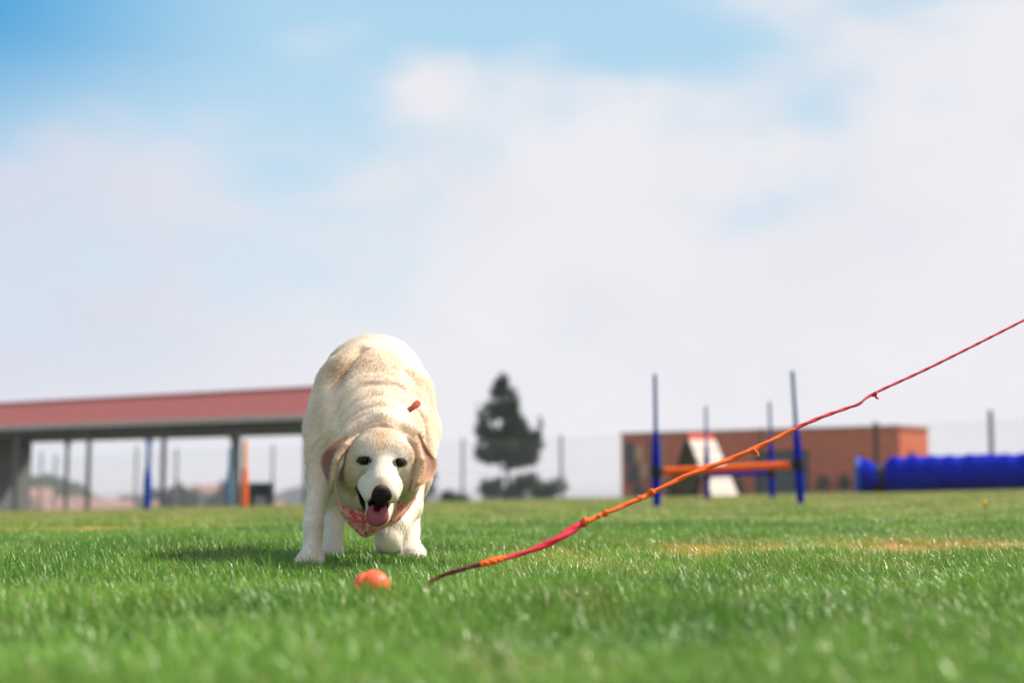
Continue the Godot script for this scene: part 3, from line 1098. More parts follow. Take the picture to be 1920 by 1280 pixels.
func build_agility() -> void:
	M.black = mat(0.012, 0.013, 0.016, 0.5)
	var pale_blue := mat(0.035, 0.10, 0.28, 0.5)
	var blue := mat(0.0015, 0.012, 0.36, 0.7)
	blue.metallic_specular = 0.2
	var orange := mat(0.97, 0.125, 0.008, 0.75)
	# nearer hurdle
	var j := thing("hurdle", Vector3(1.83, ground_y(1.83, -12.15), -12.15), "near agility hurdle with an orange bar between tall blue poles", "hurdle", "agility hurdles")
	var a := Vector3(1.235, ground_y(1.235, -12.2) + 0.01, -12.2) - j.position
	var b := Vector3(2.445, ground_y(2.445, -12.1) + 0.02, -12.1) - j.position
	jump_pole(j, a, 1.13, 0.004, pale_blue, blue, 0.30)
	jump_pole(j, b, 1.12, 0.045, pale_blue, blue, 0.33)
	var s := Shape.new()
	var p0 := a + Vector3(0.07, 0.305, 0)
	var p1 := b + Vector3(-0.085, 0.325, 0)
	var e := (p1 - p0).normalized()
	s.tube(PackedVector3Array([p0, p0 + e * 0.004, p1 - e * 0.004, p1]), PackedFloat32Array([0.028, 0.033, 0.033, 0.028]), 16)
	part("bar", s, orange, j)
	var k := Shape.new()
	for q in [[a + Vector3(0.02, 0.30, 0), p0 + e * 0.02], [b + Vector3(-0.03, 0.325, 0), p1 - e * 0.02]]:
		k.rod(q[0], q[1], 0.014, 8)
	part("cup", k, M.black, j)
	# farther hurdle, set askew
	j = thing("hurdle", Vector3(2.68, ground_y(2.68, -16.9), -16.9), "farther agility hurdle with a blue bar, seen through the near one", "hurdle", "agility hurdles")
	a = Vector3(2.375, ground_y(2.375, -17.4) + 0.04, -17.4) - j.position
	b = Vector3(2.985, ground_y(2.985, -16.4) + 0.04, -16.4) - j.position
	jump_pole(j, a, 1.10, 0.0, mat(0.07, 0.10, 0.28, 0.45), mat(0.03, 0.025, 0.28, 0.4), 0.27)
	jump_pole(j, b, 1.08, 0.01, mat(0.07, 0.10, 0.28, 0.45), blue, 0.27)
	s = Shape.new()
	s.rod(a + Vector3(0.03, 0.27, 0.05), b + Vector3(-0.03, 0.27, -0.05), 0.028, 14)
	part("bar", s, blue, j)
	# slalom poles at the left
	var sp := [[-5.36, -21.0, 1.03, mat(0.001, 0.045, 0.34, 0.6), mat(0.003, 0.075, 0.36, 0.6), 0.0, "blue slalom pole standing in front of the shelter"], [-3.93, -21.0, 0.99, mat(0.90, 0.16, 0.04, 0.6), mat(0.92, 0.42, 0.24, 0.6), 0.012, "orange slalom pole with a paler upper half"], [-4.75, -24.0, 0.98, mat(0.10, 0.2, 0.36, 0.45), mat(0.12, 0.26, 0.42, 0.45), 0.0, "thin pale blue pole half hidden left of the orange one"]]
	for q in sp:
		var t := thing("slalom_pole", Vector3(q[0], ground_y(q[0], q[1]) + 0.02, q[1]), q[6], "pole", "slalom poles by the shelter")
		if q[5] > 0.0:
			part("wing", lathe([[-0.05, 0.012], [0.0, 0.044], [0.05, 0.050], [0.30, 0.050], [0.56, 0.046], [0.57, 0.042]]), q[3], t)
			part("upright", lathe([[0.565, 0.040], [0.80, 0.038], [q[2] - 0.01, 0.036], [q[2], 0.025]]), q[4], t)
			continue
		t.scale = Vector3(1.55, 1.0, 1.55)
		jump_pole(t, Vector3.ZERO, q[2], q[5], q[4], q[3], 0.0)
	# A-frame climbing ramp
	var fx := 3.40
	var fz := -26.0
	var g := ground_y(fx, fz)
	var fr := thing("climbing_frame", Vector3(fx, g, fz), "white climbing ramp of an A shape with a red top, before the brick hut", "climbing frame")
	var white := worn(0.66, 0.58, 0.53, 0.7, 0.06, 1.5, 75)
	var red := mat(0.62, 0.05, 0.03, 0.6)
	var wood := worn(0.20, 0.17, 0.14, 0.9, 0.2, 1.5, 76)
	var apex := Vector3(-0.22, 1.17, 0.1)
	var across := Vector3(0.52, 0, -0.33)
	for side in [1.0, -1.0]:
		var run := Vector3(0.40, -1.22, 0.60) if side > 0 else Vector3(-0.34, -1.22, -0.52)
		var nrm: Vector3 = across.cross(run).normalized() * (-0.03 * side)
		if nrm.y > 0.0: nrm = -nrm
		var mk := func(f0: float, f1: float, lift: float, th: float) -> Shape:
			var q0: Vector3 = apex + run * f0 - nrm * lift
			var q1: Vector3 = apex + run * f1 - nrm * lift
			var h := Shape.new()
			var lowr := [q1 + nrm * th, q1 + across + nrm * th, q0 + across + nrm * th, q0 + nrm * th]
			var upr := [q1, q1 + across, q0 + across, q0]
			if side < 0.0:
				lowr.reverse(); upr.reverse()
			h.hexa(lowr + upr)
			return h
		var rp := part("ramp", mk.call(0.10, 1.0, 0.0, 1.0), white if side > 0 else wood, fr)
		for c in 5:
			part("slat", mk.call(0.22 + c * 0.155, 0.238 + c * 0.155, 0.35, 0.34), white if side > 0 else wood, rp)
		var tp := part("ramp", mk.call(0.0, 0.098, 0.0, 1.0), red, fr)
		tag(tp, "red top end of the ramp")
		for ed in [0.0, 1.0]:
			var leg := Shape.new()
			leg.rod(apex + across * ed + nrm * 1.6 + run * 0.02, apex + across * ed + nrm * 1.6 + run, 0.022, 8)
			part("rail", leg, M.black if side < 0 else wood, fr)
	var tie := Shape.new()
	tie.rod(apex + Vector3(0.40, -1.22, 0.60) * 0.55 + Vector3(0, -0.06, 0), apex + Vector3(-0.34, -1.22, -0.52) * 0.55 + Vector3(0, -0.06, 0), 0.012, 6)
	part("chain", tie, M.black, fr)
	# blue fabric tunnel
	var t0 := Vector3(6.0, 0, -24.8)
	var t1 := Vector3(12.6, 0, -23.6)
	var tn := thing("tunnel", Vector3(t0.x, ground_y(t0.x, t0.z), t0.z), "long blue fabric agility tunnel lying on the grass", "tunnel")
	var cloth := mat(0.0008, 0.013, 0.36, 0.9)
	cloth.metallic_specular = 0.12
	cloth.backlight_enabled = true
	cloth.backlight = Color(0.12, 0.12, 0.12)
	var span := t0.distance_to(t1)
	var dir := (t1 - t0).normalized()
	var rows := []
	var sd := dir.cross(Vector3.UP).normalized()
	for layer in 2:
		var cnt := 180
		var order := range(cnt + 1)
		if layer == 1: order.reverse()
		for i in order:
			var u: float = span * i / cnt
			var w: Vector3 = t0 + dir * u
			var wy := ground_y(w.x, w.z) - tn.position.y
			var rib := 0.345 - 0.012 * pow(sin(PI * u / 0.31), 2.0) - 0.085 * exp(-pow((u - 0.37) / 0.15, 2.0))
			if layer == 1: rib -= 0.010
			var row := []
			for q in 33:
				var an := TAU * q / 32.0
				var rr := rib + 0.026 * fine.get_noise_2d(u * 60.0, sin(an) * 22.0 + cos(an) * 14.0)
				rr *= 1.0 - 0.04 * maxf(0.0, -sin(an))
				row.append(dir * u + sd * cos(an) * rr + Vector3(0, wy + rib * 0.90 + sin(an) * rr * 0.98, 0))
			rows.append(row)
	s = Shape.new()
	s.sheet(rows)
	s.smooth()
	part("fabric", s, cloth, tn)
	s = Shape.new()
	var ring := PackedVector3Array()
	var rr2 := PackedFloat32Array()
	for q in 33:
		var an := TAU * q / 32.0
		ring.append(sd * cos(an) * 0.330 + Vector3(0, 0.30 + sin(an) * 0.322, 0))
		rr2.append(0.026)
	s.tube(ring, rr2, 8, false)
	part("rim", s, mat(0.02, 0.12, 0.55, 0.35), tn)
	# black tie-down strap that draws the tunnel in
	s = Shape.new()
	rows = []
	for q in 33:
		var an := TAU * q / 32.0
		var row := []
		for e2 in [[0.27, 0.275], [0.28, 0.285], [0.36, 0.268], [0.45, 0.283], [0.46, 0.273]]:
			var c: Vector3 = sd * cos(an) + Vector3(0, sin(an) * 0.98, 0)
			row.append(dir * (e2[0] + 0.05 * sin(an)) + c * e2[1] + Vector3(0, 0.25, 0))
		rows.append(row)
	s.sheet(rows)
	part("strap", s, M.black, tn)
	# black cabinet on legs near the left fence
	var cx := -5.98
	var cz := -34.0
	var cb := thing("metal_cabinet", Vector3(cx, ground_y(cx, cz), cz), "black metal box on two broad legs near the orange pole", "cabinet")
	var bm := worn(0.016, 0.022, 0.027, 0.5, 0.2, 2.0, 77)
	s = Shape.new()
	s.box(Transform3D(Basis(), Vector3(0, 0.40, 0)), Vector3(0.58, 0.29, 0.42), 0.015)
	part("box", s, bm, cb)
	s = Shape.new()
	s.box(Transform3D(Basis(), Vector3(0, 0.562, 0)), Vector3(0.62, 0.03, 0.46), 0.008)
	part("lid", s, bm, cb)
	for e3 in [-1.0, 1.0]:
		s = Shape.new()
		s.box(Transform3D(Basis(), Vector3(0.235 * e3, 0.12, 0)), Vector3(0.11, 0.265, 0.40), 0.01)
		part("leg", s, bm, cb)
	s = Shape.new()
	s.box(Transform3D(Basis(), Vector3(-0.12, 0.40, 0.214)), Vector3(0.018, 0.12, 0.02), 0.004)
	part("handle", s, mat(0.2, 0.2, 0.2, 0.4), cb)

# ------------------------------------------------------------------ the dog
func coat(p: Vector3) -> Color:
	var cream := Color(0.82, 0.665, 0.52)
	var white := Color(0.80, 0.73, 0.63)
	var tan_c := Color(0.50, 0.31, 0.16)
	var c := cream
	var n := fine.get_noise_3d(p.x * 160.0, p.y * 160.0, p.z * 160.0)
	var n2 := noise.get_noise_3d(p.x * 230.0, p.y * 230.0, p.z * 230.0)
	# legs and underside paler
	c = c.lerp(white, 0.8 * smoothstep(0.28, 0.12, p.y + 0.05 * n))
	c = c.lerp(Color(0.66, 0.44, 0.27), 0.26 * smoothstep(0.0, 0.45, noise.get_noise_3d(p.x * 150.0 + 40.0, p.y * 90.0, p.z * 90.0)) * smoothstep(0.15, 0.3, p.y))
	# back with tan streaks
	c = c.lerp(tan_c, 0.40 * smoothstep(0.48, 0.56, p.y + 0.05 * n) * smoothstep(0.02, -0.14, p.x + 0.06 * n))
	c = c.lerp(Color(0.50, 0.31, 0.15), 0.8 * exp(-pow(((p - Vector3(-0.045, 0.50, 0.11)) * Vector3(0.7, 1.6, 0.8)).length() / 0.055, 2.0)))
	c = c.lerp(Color(0.58, 0.33, 0.14), 0.75 * exp(-pow(((p - Vector3(0.143, 0.455, 0.06)) * Vector3(1.0, 1.0, 0.7)).length() / 0.034, 2.0)))
	c = c.lerp(Color(0.55, 0.36, 0.20), 0.6 * exp(-pow((p - Vector3(0.068, 0.337, 0.372)).length() / 0.05, 2.0)) * smoothstep(0.36, 0.34, p.y))
	if p.z > 0.36 and p.y > 0.09:
		# face: white muzzle, brows and cheeks, tan forehead blaze and temples
		var f := Color(0.68, 0.565, 0.44)
		f = f.lerp(Color(0.55, 0.35, 0.20), 0.75 * exp(-pow((p.x - 0.077) / 0.016, 2.0)) * smoothstep(0.275, 0.285, p.y) * smoothstep(0.34, 0.31, p.y))
		f = f.lerp(Color(0.56, 0.37, 0.22), 0.55 * smoothstep(0.295, 0.33, p.y) * smoothstep(0.1, 0.02, absf(p.x - 0.07)))
		f = f.lerp(Color(0.56, 0.385, 0.235), 0.9 * (smoothstep(0.036, 0.004, p.x) + smoothstep(0.126, 0.150, p.x)) * smoothstep(0.15, 0.21, p.y))
		f = f.lerp(Color(0.65, 0.58, 0.49), 0.65 * smoothstep(0.296, 0.262, p.y + 0.006 * n) * exp(-pow((p.x - 0.082 + 0.004 * n) / 0.058, 4.0)))
		for e in [Vector2(0.040, 0.279), Vector2(0.117, 0.273)]:
			f = f.lerp(Color(0.78, 0.72, 0.63), 0.8 * exp(-pow((p.x - e.x) / 0.020, 2.0) - pow((p.y - e.y) / 0.008, 2.0)))
		f = f.lerp(Color(0.66, 0.50, 0.42), 0.6 * exp(-pow((p - Vector3(0.088, 0.212, 0.60)).length() / 0.022, 2.0)))
		f *= 0.93 + 0.16 * noise.get_noise_3d(p.x * 900.0, p.y * 900.0, p.z * 900.0)
		c = c.lerp(f, smoothstep(0.36, 0.40, p.z))
	return c * (1.0 + 0.10 * n + 0.12 * n2)

func hair(body: Array, count: int, parent: Node, root: Vector3) -> void:
	var s := Shape.new()
	var w := 0.00055
	s.sheet([[Vector3(-w, 0, 0), Vector3(w, 0, 0)], [Vector3(-w * 0.8, 0.0045, 0.004), Vector3(w * 0.8, 0.0045, 0.004)], [Vector3(-w * 0.15, 0.0062, 0.012), Vector3(w * 0.15, 0.0062, 0.012)]])
	var xf := []
	var total := 0.0
	var area := []
	for sh in body:
		var a := 0.0
		for k in range(0, sh.ix.size(), 3):
			a += (sh.v[sh.ix[k + 1]] - sh.v[sh.ix[k]]).cross(sh.v[sh.ix[k + 2]] - sh.v[sh.ix[k]]).length()
		area.append(a)
		total += a
	for b in body.size():
		var sh: Shape = body[b]
		var acc := 0.0
		var each: float = total / count
		for k in range(0, sh.ix.size(), 3):
			var i0 := sh.ix[k]; var i1 := sh.ix[k + 1]; var i2 := sh.ix[k + 2]
			acc += (sh.v[i1] - sh.v[i0]).cross(sh.v[i2] - sh.v[i0]).length()
			while acc > each:
				acc -= each
				var r1 := sqrt(rng.randf())
				var r2 := rng.randf()
				var wa := 1.0 - r1
				var wb := r1 * (1.0 - r2)
				var wc := r1 * r2
				var p := sh.v[i0] * wa + sh.v[i1] * wb + sh.v[i2] * wc
				var nn := (sh.n[i0] * wa + sh.n[i1] * wb + sh.n[i2] * wc).normalized()
				var cc := sh.c[i0]
				if cc.r < 0.25:
					continue
				# lie of the coat: backwards and down, on the face away from the nose
				var flow := Vector3(0, -0.5, -1.0)
				var l := 1.0
				if p.z > 0.36 and p.y > 0.09:
					flow = (p - Vector3(0.088, 0.19, 0.66))
					l = lerpf(0.35, 0.75, smoothstep(0.62, 0.40, p.z))
				elif p.y < 0.26:
					flow = Vector3(0, -1, -0.25)
					l = 0.7
				flow += Vector3(rng.randfn(), rng.randfn(), rng.randfn()) * 0.22 * flow.length()
				flow += Vector3(fine.get_noise_3d(p.x * 200, p.y * 200, p.z * 200), fine.get_noise_3d(p.z * 200, p.x * 200, p.y * 200), 0) * 0.95 * flow.length()
				var z := (flow - nn * flow.dot(nn)).normalized()
				var x := nn.cross(z).normalized()
				if b > 1:
					l = 0.35
				l *= rng.randf_range(0.7, 1.35) * (1.0 + 0.5 * fine.get_noise_3d(p.x * 330.0, p.y * 330.0, p.z * 330.0))
				var bs := Basis(x * rng.randf_range(0.8, 1.4), nn * l * rng.randf_range(0.3, 0.75), z * l * 1.1)
				xf.append([Transform3D(bs, p - nn * 0.0008), cc * rng.randf_range(0.82, 1.18)])
	var mm := MultiMesh.new()
	mm.transform_format = MultiMesh.TRANSFORM_3D
	mm.use_colors = true
	mm.mesh = s.mesh()
	mm.instance_count = xf.size()
	for i in xf.size():
		mm.set_instance_transform(i, xf[i][0])
		mm.set_instance_color(i, xf[i][1])
	var m := StandardMaterial3D.new()
	m.vertex_color_use_as_albedo = true
	m.roughness = 0.5
	m.backlight_enabled = true
	m.backlight = Color(0.4, 0.4, 0.4)
	var o := MultiMeshInstance3D.new()
	o.name = "fur"
	o.multimesh = mm
	o.material_override = m
	o.set_meta("kind", "stuff")
	parent.add_child(o, true)

func flap(rows: Array, bulge: Vector3, nu: int, nv: int, thick: float, rim: float) -> Shape:
	# a leaf of skin: rows of (front edge, rear edge), closed on both faces
	var s := Shape.new()
	for face in 2:
		var g := []
		for j in nv + 1:
			var t := float(j) / nv * (rows.size() - 1)
			var k := mini(int(t), rows.size() - 2)
			var f := t - k
			var a: Vector3 = (rows[k][0] as Vector3).cubic_interpolate(rows[k + 1][0], rows[maxi(k - 1, 0)][0], rows[mini(k + 2, rows.size() - 1)][0], f)
			var b: Vector3 = (rows[k][1] as Vector3).cubic_interpolate(rows[k + 1][1], rows[maxi(k - 1, 0)][1], rows[mini(k + 2, rows.size() - 1)][1], f)
			var r := []
			for i in nu + 1:
				var u := float(i) / nu
				var edge := sin(PI * u)
				var p := a.lerp(b, u) + bulge * edge * (0.4 + 0.6 * sin(PI * minf(1.0, float(j) / nv + 0.15)))
				p += bulge.normalized() * (thick * (1.0 if face == 1 else -1.0) * sqrt(maxf(edge, 0.0)) * (1.0 if j < nv else 0.0))
				p += bulge.normalized() * rim * 0.5 * sin(u * 7.0 + j * 0.35) * edge
				r.append(p)
			g.append(r)
		s.sheet(g, face == 0)
	return s

func build_dog() -> void:
	var root := Vector3(-0.375, 0, -3.75)
	var dog := thing("dog", root, "cream Labrador walking forward with lowered head, open mouth and a floral bandana", "dog")
	var b := Blend.new()
	# trunk
	b.egg(Vector3(-0.027, 0.475, -0.36), Vector3(0.140, 0.142, 0.17), 0.05)
	b.cap(Vector3(-0.024, 0.488, -0.33), Vector3(-0.002, 0.435, 0.0), 0.138, 0.138, 0.06)
	b.egg(Vector3(-0.014, 0.37, -0.13), Vector3(0.150, 0.13, 0.26), 0.06)
	b.egg(Vector3(0.010, 0.36, 0.06), Vector3(0.132, 0.150, 0.16), 0.06)
	b.cap(Vector3(-0.074, 0.46, 0.02), Vector3(-0.098, 0.27, 0.10), 0.052, 0.046, 0.05)
	b.cap(Vector3(0.106, 0.45, 0.02), Vector3(0.117, 0.30, 0.09), 0.055, 0.052, 0.05)
	b.cap(Vector3(0.015, 0.29, 0.13), Vector3(0.02, 0.27, 0.12), 0.085, 0.08, 0.06)
	# neck and nape
	b.cap(Vector3(0.062, 0.285, 0.33), Vector3(0.010, 0.405, 0.04), 0.080, 0.130, 0.05)
	b.cap(Vector3(0.06, 0.20, 0.38), Vector3(0.04, 0.26, 0.2), 0.050, 0.09, 0.04)
	b.cap(Vector3(-0.005, 0.325, 0.345), Vector3(0.066, 0.352, 0.345), 0.020, 0.024, 0.010)
	b.cap(Vector3(0.066, 0.352, 0.345), Vector3(0.145, 0.322, 0.350), 0.024, 0.020, 0.010)
	b.egg(Vector3(-0.002, 0.205, 0.365), Vector3(0.042, 0.050, 0.055), 0.03)
	b.egg(Vector3(0.110, 0.205, 0.365), Vector3(0.042, 0.050, 0.055), 0.03)
	b.egg(Vector3(0.040, 0.175, 0.390), Vector3(0.055, 0.035, 0.045), 0.03)
	# hollows between the neck and the shoulder blades
	b.cut(Vector3(-0.080, 0.36, 0.235), Vector3(-0.066, 0.46, 0.145), 0.010, 0.008, 0.045)
	b.cut(Vector3(-0.066, 0.46, 0.145), Vector3(-0.016, 0.548, 0.060), 0.008, 0.004, 0.045)
	b.cut(Vector3(0.158, 0.38, 0.215), Vector3(0.122, 0.485, 0.115), 0.008, 0.008, 0.045)
	# standing fore leg
	b.cap(Vector3(-0.102, 0.28, 0.10), Vector3(-0.109, 0.21, 0.13), 0.042, 0.0305, 0.04)
	b.cap(Vector3(-0.109, 0.21, 0.13), Vector3(-0.115, 0.105, 0.215), 0.0305, 0.0215, 0.02)
	b.cap(Vector3(-0.115, 0.105, 0.215), Vector3(-0.115, 0.05, 0.238), 0.0255, 0.0215, 0.012)
	b.egg(Vector3(-0.113, 0.027, 0.260), Vector3(0.030, 0.027, 0.046), 0.02)
	for k in 4:
		b.cap(Vector3(-0.137 + k * 0.0158, 0.028, 0.272), Vector3(-0.140 + k * 0.0180, 0.016, 0.302 - 0.008 * absf(k - 1.5)), 0.0125, 0.0105, 0.004)
	# lifted fore leg, wrist bent and paw hanging
	b.cap(Vector3(0.116, 0.29, 0.10), Vector3(0.112, 0.150, 0.19), 0.046, 0.038, 0.03)
	b.cap(Vector3(0.112, 0.150, 0.19), Vector3(0.092, 0.106, 0.285), 0.038, 0.034, 0.012)
	b.cap(Vector3(0.092, 0.106, 0.285), Vector3(0.082, 0.080, 0.305), 0.034, 0.0285, 0.012)
	b.egg(Vector3(0.079, 0.068, 0.300), Vector3(0.0295, 0.027, 0.040), 0.02)
	for k in 4:
		b.cap(Vector3(0.058 + k * 0.014, 0.060, 0.30), Vector3(0.0585 + k * 0.0135, 0.047, 0.268), 0.012, 0.010, 0.005)
	# hind legs: thigh, stifle, hock, shank, foot
	for q in [[-1.0, -0.118, -0.235, -0.112, -0.15, -0.112], [1.0, 0.085, -0.30, 0.098, -0.16, 0.106]]:
		var sx: float = q[0]
		b.cap(Vector3(-0.03 + 0.085 * sx, 0.36, -0.36), Vector3(-0.02 + 0.112 * sx, 0.235, -0.21), 0.115, 0.060, 0.05)
		b.cap(Vector3(-0.02 + 0.112 * sx, 0.235, -0.21), Vector3(q[1], 0.125, q[2]), 0.055, 0.028, 0.03)
		b.cap(Vector3(q[1], 0.125, q[2]), Vector3(q[3], 0.035, q[4]), 0.029, 0.026, 0.015)
		b.egg(Vector3(q[5], 0.024, q[4] + 0.025), Vector3(0.033, 0.024, 0.048), 0.02)
		for k in 4:
			b.cap(Vector3(q[5] - 0.024 + k * 0.016, 0.024, q[4] + 0.04), Vector3(q[5] - 0.028 + k * 0.0187, 0.015, q[4] + 0.071 - 0.006 * absf(k - 1.5)), 0.012, 0.010, 0.005)
	# tail
	b.cap(Vector3(-0.04, 0.51, -0.49), Vector3(-0.07, 0.40, -0.63), 0.034, 0.024, 0.04)
	b.cap(Vector3(-0.07, 0.40, -0.63), Vector3(-0.08, 0.27, -0.68), 0.024, 0.010, 0.02)
	# head
	b.egg(Vector3(0.068, 0.276, 0.415), Vector3(0.073, 0.060, 0.085), 0.008)
	b.cap(Vector3(0.042, 0.279, 0.472), Vector3(0.048, 0.276, 0.478), 0.030, 0.028, 0.018)
	b.cap(Vector3(0.116, 0.275, 0.472), Vector3(0.112, 0.272, 0.478), 0.030, 0.028, 0.018)
	b.egg(Vector3(0.016, 0.232, 0.425), Vector3(0.034, 0.050, 0.065), 0.03)
	b.egg(Vector3(0.126, 0.230, 0.425), Vector3(0.034, 0.050, 0.065), 0.03)
	b.cap(Vector3(0.080, 0.252, 0.475), Vector3(0.087, 0.203, 0.598), 0.035, 0.024, 0.032)
	b.cap(Vector3(0.052, 0.202, 0.535), Vector3(0.067, 0.181, 0.598), 0.025, 0.021, 0.022)
	b.cap(Vector3(0.105, 0.200, 0.540), Vector3(0.105, 0.181, 0.598), 0.025, 0.021, 0.022)
	b.cap(Vector3(0.087, 0.184, 0.606), Vector3(0.087, 0.176, 0.603), 0.019, 0.017, 0.012)
	b.cap(Vector3(0.066, 0.172, 0.45), Vector3(0.079, 0.136, 0.572), 0.042, 0.026, 0.018)
	# crease between brow and nape
	b.cut(Vector3(0.026, 0.334, 0.388), Vector3(0.068, 0.343, 0.384), 0.002, 0.0045, 0.010)
	b.cut(Vector3(0.068, 0.343, 0.384), Vector3(0.112, 0.332, 0.390), 0.0045, 0.002, 0.010)
	# rolled front edges of the ears
	for q in [[Vector3(0.014, 0.315, 0.405), Vector3(-0.0125, 0.292, 0.445), 0.008, 0.0092], [Vector3(-0.0125, 0.292, 0.445), Vector3(-0.030, 0.2585, 0.468), 0.0092, 0.0080], [Vector3(-0.030, 0.2585, 0.468), Vector3(-0.037, 0.2145, 0.472), 0.0080, 0.0062], [Vector3(-0.037, 0.2145, 0.472), Vector3(-0.042, 0.191, 0.466), 0.0062, 0.0035],
			[Vector3(0.120, 0.316, 0.405), Vector3(0.152, 0.294, 0.440), 0.009, 0.0105], [Vector3(0.152, 0.294, 0.440), Vector3(0.1645, 0.2585, 0.466), 0.0105, 0.0095], [Vector3(0.1645, 0.2585, 0.466), Vector3(0.155, 0.210, 0.478), 0.0095, 0.0075], [Vector3(0.155, 0.210, 0.478), Vector3(0.145, 0.190, 0.474), 0.0075, 0.0035]]:
		b.cap(q[0], q[1], q[2], q[3], 0.0025)
	# mouth cavity and eye sockets
	b.cut(Vector3(0.072, 0.168, 0.50), Vector3(0.082, 0.155, 0.63), 0.020, 0.018, 0.008)
	for q in [[0.0215, 0.195, 0.0045], [0.0265, 0.186, 0.0060], [0.0300, 0.176, 0.0072], [0.0340, 0.164, 0.0084], [0.0380, 0.153, 0.0092]]:
		b.cut(Vector3(q[0], q[1], 0.44), Vector3(q[0], q[1], 0.66), q[2], q[2], 0.004)
	b.cut(Vector3(0.050, 0.160, 0.585), Vector3(0.106, 0.156, 0.60), 0.011, 0.011, 0.006)
	var eyes := [Vector3(0.0385, 0.2585, 0.0), Vector3(0.1200, 0.2535, 0.0)]
	for k in 2:
		var e: Vector3 = eyes[k]
		e.z = 0.60
		while b.at(e) > 0.0 and e.z > 0.3:
			e.z -= 0.0015
		eyes[k] = e
	for e in eyes:
		b.cut(e + Vector3(-0.007, 0.0, 0.002), e + Vector3(0.007, 0.0, 0.002), 0.0055, 0.0055, 0.004)
	# mesh: a coarse grid for the body and a fine one for the head, one continuous skin
	var body := b.net(Vector3(-0.26, -0.012, -0.72), Vector3(0.28, 0.66, 0.42), 0.0072)
	var hlo := Vector3(-0.09, 0.06, 0.345)
	var hhi := Vector3(0.23, 0.37, 0.66)
	var head := b.net(hlo, hhi, 0.0040)
	var keep := PackedInt32Array()
	var inner := AABB(hlo + Vector3.ONE * 0.010, hhi - hlo - Vector3.ONE * 0.020)
	for k in range(0, body.ix.size(), 3):
		if not inner.has_point((body.v[body.ix[k]] + body.v[body.ix[k + 1]] + body.v[body.ix[k + 2]]) / 3.0):
			for q in 3:
				keep.append(body.ix[k + q])
	body.ix = keep
	var lips := [Vector3(0.0212, 0.196, 0.0), Vector3(0.0300, 0.176, 0.0), Vector3(0.0382, 0.151, 0.0)]
	for sh in [body, head]:
		sh.smooth()
		for i in sh.v.size():
			var p: Vector3 = sh.v[i]
			var nn: Vector3 = sh.n[i]
			# loose skin of the neck and shoulders lies in folds
			var ax := Vector3(0.010, 0.405, 0.04) - Vector3(0.062, 0.285, 0.33)
			var t := (p - Vector3(0.062, 0.285, 0.33)).dot(ax.normalized())
			var warp := 0.030 * fine.get_noise_3d(p.x * 80.0, p.y * 80.0, p.z * 80.0) + 0.9 * (p.x - 0.04) * (p.x - 0.04)
			var fold := smoothstep(-0.03, 0.03, t) * smoothstep(0.26, 0.16, t) * smoothstep(0.24, 0.32, p.y) * (0.65 + 0.8 * fine.get_noise_3d(p.x * 50.0, p.y * 50.0, p.z * 50.0 + 50.0))
			var off := fposmod(t + warp, 0.050) - 0.025
			p += nn * fold * (0.0035 - 0.0115 * exp(-pow(off / 0.0085, 2.0)))
			p += nn * 0.004 * noise.get_noise_3d(p.x * 420.0, p.y * 420.0, p.z * 420.0) * smoothstep(0.42, 0.30, p.z)
			sh.v[i] = p
		sh.smooth()
		for i in sh.v.size():
			var p: Vector3 = sh.v[i]
			var c := coat(p)
			if p.z > 0.40:
				for e in eyes:
					var dx: float = (p.x - e.x) / (0.0200 if e.x < 0.08 else 0.0165)
					var dy: float = (p.y - e.y - 0.10 * (absf(p.x - e.x)) * 0.0) / 0.0106
					var q := dx * dx + dy * dy
					c = c.lerp(Color(0.025, 0.018, 0.014), smoothstep(1.35, 0.75, q) * smoothstep(0.04, 0.02, absf(p.z - e.z)))
				# inside of the mouth and the lip line
				var inside := 1.0
				for k in 2:
					var s0: Vector3 = lips[k]
					var s1: Vector3 = lips[k + 1]
					var ba := s1 - s0
					var h := clampf((Vector3(p.x, p.y, 0.0) - s0).dot(ba) / ba.length_squared(), 0.0, 1.0)
					var off := p - s0 - ba * h
					off.z = 0.0
					inside = minf(inside, off.length())
				c = c.lerp(Color(0.012, 0.008, 0.010), smoothstep(lerpf(0.0072, 0.0125, smoothstep(0.197, 0.158, p.y)), lerpf(0.0048, 0.0100, smoothstep(0.197, 0.158, p.y)), inside))
				var ca := Vector3(0.072, 0.168, 0.50)
				var cb := Vector3(0.082, 0.155, 0.63)
				var cd := cb - ca
				var hh := clampf((p - ca).dot(cd) / cd.length_squared(), 0.0, 1.0)
				c = c.lerp(Color(0.02, 0.010, 0.012), smoothstep(0.0265, 0.0215, (p - ca - cd * hh).length()))
			sh.c[i] = c
	var all := Shape.new()
	all.v = body.v.duplicate(); all.n = body.n.duplicate(); all.c = body.c.duplicate(); all.uv = body.uv.duplicate(); all.ix = body.ix.duplicate()
	var base := all.v.size()
	all.v.append_array(head.v); all.n.append_array(head.n); all.c.append_array(head.c); all.uv.append_array(head.uv)
	for i in head.ix:
		all.ix.append(i + base)
	var skin := StandardMaterial3D.new()
	skin.vertex_color_use_as_albedo = true
	skin.roughness = 0.85
	skin.rim_enabled = true
	skin.rim = 0.15
	part("body", all, skin, dog)

	# eyes, nose, tongue
	var eye_m := mat(0.010, 0.006, 0.004, 0.06)
	for e in eyes:
		var s := Shape.new()
		var rows := []
		for j in 13:
			var th := PI * j / 12.0
			var r := []
			for i in 25:
				var ph := TAU * i / 24.0
				r.append(Vector3(sin(th) * sin(ph), cos(th), sin(th) * cos(ph)) * 0.0100)
			rows.append(r)
		s.sheet(rows)
		s.smooth()
		var eb := part("eye", s, eye_m, dog)
		eb.position = e + Vector3(0, 0, -0.0020)
	var nb := Blend.new()
